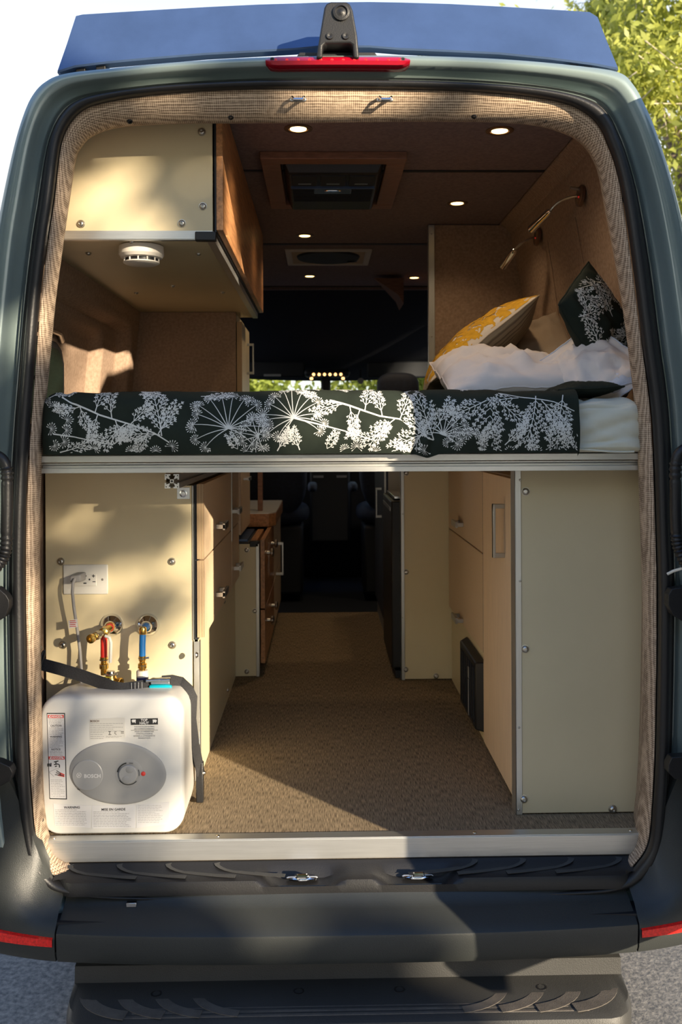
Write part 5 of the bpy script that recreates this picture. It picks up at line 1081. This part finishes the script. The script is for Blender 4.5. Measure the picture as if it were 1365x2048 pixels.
# umbels in the middle
Um(458, 857, 100, .092, 17, 5.2); stem([(458, 857), (500, 868), (560, 880), (640, 893), (700, 903)], .0040)
Hd(385, 855, 190, .018); Hd(392, 812, 170, .018); Hd(420, 792, 120, .018)
Um(588, 836, 110, .078, 15, 4.6); stem([(588, 836), (640, 849), (690, 862), (745, 880)], .0040); Um(518, 872, 170, .046, 9, 4.0)
Hd(525, 892, 250, .018); Hd(505, 835, 150, .017); Hd(500, 802, 120, .016); F(555, 902, 60, .05); F(600, 900, 110, .045); F(650, 905, 60, .045); F(480, 905, 120, .04)
# sunlit ferns
stem([(660, 800), (700, 812), (760, 832), (800, 838), (850, 862), (868, 874)], .0046)
F(690, 808, 185, .07, .3); F(700, 812, -80, .055); F(730, 822, 80, .055); F(720, 820, -110, .06); F(765, 832, 100, .055); F(790, 838, 215, .085, .3); F(800, 840, 70, .07); F(850, 862, 200, .08, .2); F(845, 860, -120, .06); F(745, 880, 160, .05); F(742, 880, 40, .045); F(780, 880, -30, .04)
Hd(714, 893, 90, .020); Hd(690, 898, 150, .015); Hd(752, 903, 80, .015); F(640, 795, 150, .04)
F(868, 874, 105, .12, .15); F(860, 868, 140, .06); F(875, 850, 60, .06)
# right part: hanging ferns
Um(885, 868, 60, .06, 11, 3.2); Hd(850, 893, 200, .02); Hd(905, 830, 60, .018)
F(985, 786, -100, .15, .25); F(1000, 800, -45, .08); F(975, 800, -150, .08, -.2); F(1075, 788, -95, .12, -.3); F(1085, 800, -50, .07); F(1130, 786, -105, .14, .2); F(1040, 792, 190, .06)
stem([(1000, 783), (1060, 792), (1110, 803), (1150, 822)], .0034); F(1140, 850, -70, .06); F(1060, 860, -80, .05)
Um(925, 905, 60, .055, 9, 2.6); Hd(905, 850, 30, .018); Hd(1020, 903, 90, .016); Hd(1075, 904, 60, .016); F(1100, 905, 75, .06); F(1135, 902, 95, .05); F(1010, 890, 45, .05); F(960, 890, 60, .045)
for i in range(34):  # over the top edge
    x = DX0+.03+(DX1-DX0-.06)*i/33; fern(pen, x, .20+rnd.random()*.05, rnd.uniform(0, 6.28), .045, 0, .2)
tag(build('botanical_print', pen.mb, M['print'], dv, fix=False, ang=80), 'white umbels and fern sprigs printed on the duvet', kind='stuff')
# ---- pillows
def pillow(name, label, cen, ax, bx, ha, hb, th, m, cat='pillow', group=None, flange=0., seed=1, wr=.012, m2=None, dent=0, sag=None):
    """ax, bx: in-plane directions; puffed cloth closed by a seam"""
    cen = Vector(cen); ax = Vector(ax).normalized(); bx = Vector(bx); bx = (bx-ax*bx.dot(ax)).normalized(); nz = ax.cross(bx)
    def f(u, v, side):
        U, V = 2*u-1, 2*v-1; k = 1-.10*(1-abs(V)**2)*abs(U)**3; k2 = 1-.10*(1-abs(U)**2)*abs(V)**3
        fl = flange; uu, vv = min(1, abs(U)*(1+fl)), min(1, abs(V)*(1+fl)); h = (max(0, 1-uu**2.4)**.55)*(max(0, 1-vv**2.4)**.55)
        cr = abs(mnoise.noise(Vector((U*3.1+V*1.2+seed, V*2.6-U, seed*.7))))+.5*abs(mnoise.noise(Vector((U*6+seed, V*7+U*2, seed*.3)))); n = wr*(.35-1.1*min(.6, cr))+mnoise.noise(Vector((U*2.2+seed, V*2.2, seed*1.7)))*wr+mnoise.noise(Vector((U*5+seed, V*4, seed)))*wr*.5+(wr*.45*mnoise.noise(Vector((U*3+V*9, seed, V*2))))
        d = dent*math.exp(-((U)**2+(V)**2)/.12)
        q = cen+ax*(U*ha*k2)+bx*(V*hb*k)+nz*(side*(th*h*(1-d)+.0008)+n*(.35+.65*h))
        if sag: q.z -= sag*U*U
        return q
    r = thing(name, cen, label, cat, group)
    def half(side, mm, nm):
        mb = MB(); mb.grid(lambda u, v: f(.5-.5*math.cos(u*3.14159), .5-.5*math.cos(v*3.14159), side), 34, 34); return build(nm, mb, mm, r, ang=80, fix=False)
    half(1, m, 'front_cover'); half(-1, m2 or m, 'back_cover')
    e = [f(i/24, 0, 0) for i in range(24)]+[f(1, i/24, 0) for i in range(24)]+[f(1-i/24, 1, 0) for i in range(24)]+[f(0, 1-i/24, 0) for i in range(24)]
    mb = MB(); mb.tube(e, .0022, 6, closed=True); build('seam', mb, m2 or m, r)
    return r, f, nz
TZ = zt_+.155
# yellow leafy cushion, back in striped linen, leaning against the others
A0, A1 = W(862, 786, .62), W(1080, 612, .62); cen = (A0+A1)/2
bxv = Vector((.20, 1, .03))
yp, yf, ynz = pillow('throw_pillow', 'throw pillow with mustard yellow leaf print and striped linen back, leaning on the white pillow', cen+Vector((0.012, .22, .015)), A1-A0, bxv, (A1-A0).length/2, .225, .078, M['ywhite'], seed=3, wr=.006, m2=M['ticking'])
side = 1 if ynz.dot(Vector((-1, 0, 1))) > 0 else -1
if side < 0:
    for ch in SC.collection.objects:
        if ch.parent == yp and ch.name.startswith('front_cover'): ch.data.materials[0] = M['ticking']
        if ch.parent == yp and ch.name.startswith('back_cover'): ch.data.materials[0] = M['ywhite']
yn = ynz*side
def ymap(x, t):
    x, t = max(-.992, min(.992, x)), max(-.992, min(.992, t)); return yf(.5+.5*x, .5+.5*t, side)+yn*.0016
yp_pen = Pen(ymap, lambda x, t: abs(x) < 1.2 and abs(t) < 1.2)
r5 = random.Random(5)
for i in range(16):
    for j in range(10):
        x, t = -.94+i*.134+r5.uniform(-.02, .02)+(j % 2)*.06, -.94+j*.235+r5.uniform(-.03, .03); a = r5.uniform(-.6, .9)+(1.57 if (i+j) % 2 else 0)
        for b in (-.75, 0, .75): yp_pen.drop(x, t, a+b, .19 if b == 0 else .16, .16)
        yp_pen.line([(x-.1*math.cos(a), t-.12*math.sin(a)), (x, t)], .03, .02)
        yp_pen.drop(x+.05, t-.1, a-1.2, .06, .035)
build('leaf_print', yp_pen.mb, M['yprint'], yp, fix=False, ang=80)
# main white pillow, its face sloping towards the doors
c0 = W(1030, 748, .36); pillow('pillow', 'large off-white pillow sloping down in front of the yellow leaf pillow', (c0.x-.01, .40, TZ+.062), (1, .03, .0), (.0, .93, .24), .20, .19, .072, M['sheet2'], seed=2, wr=.026, flange=.0)
c1 = W(1180, 742, .24); pillow('pillow', 'crumpled off-white pillow with a grey flange, tipped up at the right end of the bed', (c1.x, .25, c1.z), (.80, .10, .52), (-.32, .7, .5), .125, .14, .036, M['sheet2'], seed=8, wr=.020, flange=.2, m2=M['bluewhite'])
c2 = W(1118, 690, .8); pillow('pillow', 'taupe pillow squeezed between the yellow pillow and the black patterned one', (c2.x-.06, .86, TZ+.13), (.85, -.2, .35), (0, .6, .8), .13, .18, .05, M['taupe'], seed=11, wr=.016)
c3 = W(1200, 640, .42); bpil, bfun, bn = pillow('pillow', 'black pillow with a white botanical print propped against the right wall', (c3.x-.006, .38, c3.z-.035), (.55, .66, .62), (-.42, -.08, 1), .125, .165, .055, M['duvet'], seed=14, wr=.012)
s2_ = 1 if bn.dot(Vector((-.6, -1, 0))) > 0 else -1
pn2 = Pen(lambda x, t: bfun(.5+.5*x, .5+.5*t, s2_)+bn*s2_*.0016, lambda x, t: abs(x) < .97 and abs(t) < .97)
class Sc:  # pen scaled to the pillow's unit square
    def __init__(s, k): s.k = k
    def line(s, pts, a, b): pn2.line([(x/s.k, t/s.k) for x, t in pts], a/s.k, b/s.k)
    def drop(s, x, t, a, L, w): pn2.drop(x/s.k, t/s.k, a, L/s.k, w/s.k)
sp = Sc(.15)
for x, t, a, L in ((-.13, .1, -.5, .08), (.0, -.04, 2.4, .07), (.13, .12, 3.5, .08), (-.05, .13, -1.2, .07), (.08, -.02, 1.0, .08), (-.12, -.12, 1.3, .10), (-.03, -.12, 1.7, .11), (.07, -.13, 1.2, .10), (-.13, .0, 1.2, .08), (-.01, .03, 1.0, .10), (.1, .02, 1.9, .09), (-.1, .08, .6, .07), (.04, .11, 2.6, .08), (.12, -.07, 2.2, .08), (-.07, -.05, .2, .09)): fern(sp, x, t, a, L, 0, .3)
tag(build('botanical_print', pn2.mb, M['print'], bpil, fix=False, ang=80), kind='stuff')
pillow('folded_sheet', 'pale bluish sheet bundled in the right corner under the tipped pillow', (W(1228, 770, .2).x+.005, .27, TZ+.028), (1, .1, .35), (0, 1, .1), .065, .12, .04, M['bluewhite'], cat='sheet', seed=21, wr=.012)
pillow('folded_blanket', 'black printed blanket end tucked under the tipped pillow', (W(1168, 790, .15).x, .17, TZ+.008), (1, .05, .05), (0, 1, 0), .085, .08, .020, M['duvet'], cat='blanket', seed=23, wr=.006)
# ------------------------------------------------------------------ ground and trees
mb = MB(); mb.grid(lambda u, v: Vector(((u-.5)*160, (v-.5)*160, -.72)), 40, 40); struct('ground', mb, M['asphalt'])
def leafcloud(blobs, n, size, seed, soft=False):
    r = random.Random(seed); V = []; Fc = []; tot = sum(b[1]**2 for b in blobs)
    for c, R in blobs:
        k = int(n*R*R/tot)
        for _ in range(k):
            while True:
                d = Vector((r.uniform(-1, 1), r.uniform(-1, 1), r.uniform(-1, 1)))
                if .05 < d.length < 1: break
            d = d.normalized()*d.length**.5 if not soft else Vector((r.gauss(0, .52), r.gauss(0, .52), r.gauss(0, .55))); p = Vector(c)+Vector((d.x*R, d.y*R, d.z*R*.8)); s = size*r.uniform(.6, 1.3)
            a = Vector((r.gauss(0, 1), r.gauss(0, 1), r.gauss(0, .7))).normalized(); b = a.orthogonal().normalized(); b = (Matrix.Rotation(r.uniform(0, 6.28), 3, a) @ b)
            c_ = a.cross(b); i = len(V); V += [p-b*s, p-c_*s*.42+b*s*.05, p+b*s, p+c_*s*.42+b*s*.05]; Fc.append((i, i+1, i+2, i+3))
    mb = MB(); mb.v = V; mb.f = Fc; mb.mi = [0]*len(Fc); return mb
def tree(label, base, H, blobs, n, size, m, seed, tr=.14, nm='tree', twigs=0, soft=False):
    base = Vector(base); t = thing(nm, base, label, 'tree'); r = random.Random(seed)
    cen = sum((Vector(b[0]) for b in blobs), Vector((0, 0, 0)))/len(blobs)
    mb = MB(); top = Vector((cen.x, cen.y, max(cen.z, base.z+1))); pts = [base.lerp(top, k/8)+Vector((.12*math.sin(k*1.3+seed), .1*math.cos(k*1.7), 0))*min(1, k) for k in range(9)]
    mb.tube(pts, lambda q: tr*(1-.65*q), 10); build('trunk', mb, M['bark'], t)
    for i, (c, R) in enumerate(blobs if soft else blobs[:24]):
        c = Vector(c); st_ = pts[2+(i % 6)]; mid = st_.lerp(c, .5)+Vector((0, 0, .15*(c-st_).length)); mb = MB(); mb.tube([st_, st_.lerp(mid, .5)+Vector((0, 0, .03)), mid, mid.lerp(c, .6), c], lambda q: tr*.38*(1-.8*q), 6); build('branch', mb, M['bark'], t)
    if twigs:
        mb = MB()
        for _ in range(twigs):
            c, R = r.choice(blobs); p = Vector(c)+Vector((r.uniform(-1, 1), r.uniform(-1, 1), r.uniform(-1, 1)))*R*.9; d = Vector((r.uniform(-1, 1), r.uniform(-.5, .5), r.uniform(-.9, .3)))*.45; mb.cyl(p, p+d, .008, .003, 4)
        tag(build('dry_twigs', mb, M['twig'], t), kind='stuff')
    tag(build('foliage', leafcloud(blobs, n, size, seed, soft), m, t, smooth=False, fix=False), kind='stuff')
    return t
r9 = random.Random(9)
# tree behind the van on the right
bl = []
for i in range(46):
    y = r9.uniform(7.5, 11.5); d = y+2.24; px = r9.uniform(1215, 2100); py = r9.uniform(-500, 700)
    if py < 120 and px < 1300 and r9.random() < .3: continue
    x = (px-643)/1850*d; z = 1.01-(py-865)/1850*d; bl.append(((x, y, z), r9.uniform(.45, .9)))
for px, py in ((1100, 90), (1010, 60), (1160, 120), (1230, 30), (930, 130), (870, 145), (1290, 300), (1330, 420), (1290, 90), (1215, 40)): d = 11.5+2.24; bl.append((((px-643)/1850*d, 11.5, 1.01-(py-865)/1850*d), .5 if px > 1100 else .28))
tree('sunlit yellow-green tree rising beyond the right side of the van', (5.2, 9.5, -.72), 7, bl, 70000, .058, M['leaf'], 4, .22, twigs=520, soft=True)
# foliage ahead, seen through the windscreen
for k, (x, lb) in enumerate(((-1.5, 'bushy green tree seen through the left of the windscreen'), (.95, 'bushy green tree seen through the right of the windscreen'))):
    bb = [((x+r9.uniform(-1.0, 1.0), 10.9+r9.uniform(-.4, .4), -.3+.2*i), r9.uniform(.42, .55)) for i in range(16)]
    tree(lb, (x, 10.9, -.72), 4, bb, 14000, .06, M['leaf'], 20+k, .10, soft=True)
# trees behind the photographer: their branches dapple the sunlight
def back(tx, tz, ty, t): return Vector((tx+.876*t, ty-t, tz+.29*t))
bl = []
SH = [(-.33, 1.66, .22, 7.5, .12), (-.30, 1.52, .22, 7.1, .07), (-.66, 1.72, .22, 7.0, .08), (-.44, 1.05, .05, 6.5, .19), (-.23, 1.05, .05, 6.6, .12), (-.66, 1.06, .05, 6.3, .18),
      (-.52, .74, .45, 6.6, .11), (-.50, .50, .45, 6.9, .07), (-.66, .66, .45, 7.2, .07), (-.20, 1.86, .0, 6.8, .10), (.25, 1.80, .1, 7.0, .06), (-.45, -.20, -.1, 6.4, .20), (.10, -.22, -.1, 6.8, .15), (-.72, -.2, -.1, 7.0, .14), (-.28, -.38, -.15, 6.6, .26), (.10, -.38, -.15, 6.6, .2), (-.5, -.38, -.15, 6.8, .2),
      (-.85, 1.45, -.02, 6.5, .22), (-.9, 1.0, -.02, 6.8, .10), (-.85, 1.8, 0, 7.4, .3)]
for tx, tz, ty, t, R in SH: bl.append((tuple(back(tx, tz, ty, t)), R))
tree('leafy tree standing behind the photographer whose branches dapple the light', (4.6, -8.6, -.72), 5, bl, 8000, .045, M['leafd'], 31, .10)
bb = [((r9.uniform(-9, 3), r9.uniform(-13, -10), r9.uniform(1, 5.5)), r9.uniform(.8, 1.5)) for _ in range(26)]
tree('broad tree across the lot behind the photographer', (-3, -11.5, -.72), 5, bb, 16000, .16, M['leafd'], 33, .2, soft=True)
bb = [((r9.uniform(9, 16), r9.uniform(-6, 6), r9.uniform(1, 6)), r9.uniform(.9, 1.6)) for _ in range(18)]
tree('broad tree standing to the right of the van', (12, 0, -.72), 5, bb, 12000, .16, M['leafd'], 35, .2, soft=True)
bl = [(tuple(back(tx, tz, ty, t)), R) for tx, tz, ty, t, R in ((-.60, .66, .45, 8.6, .33), (-.62, .40, .45, 8.9, .16), (-.5, .16, .1, 8.3, .2), (-.76, 1.55, .22, 8.8, .12), (-.5, -.32, -.1, 8.8, .3))]  # unseen sparse foliage, added to weaken the sun on left panel and heater
tree('thin sparsely leaved tree added out of view to dim the left panel and heater', (6.9, -9.6, -.72), 5, bl, 520, .045, M['leafd'], 37, .06)
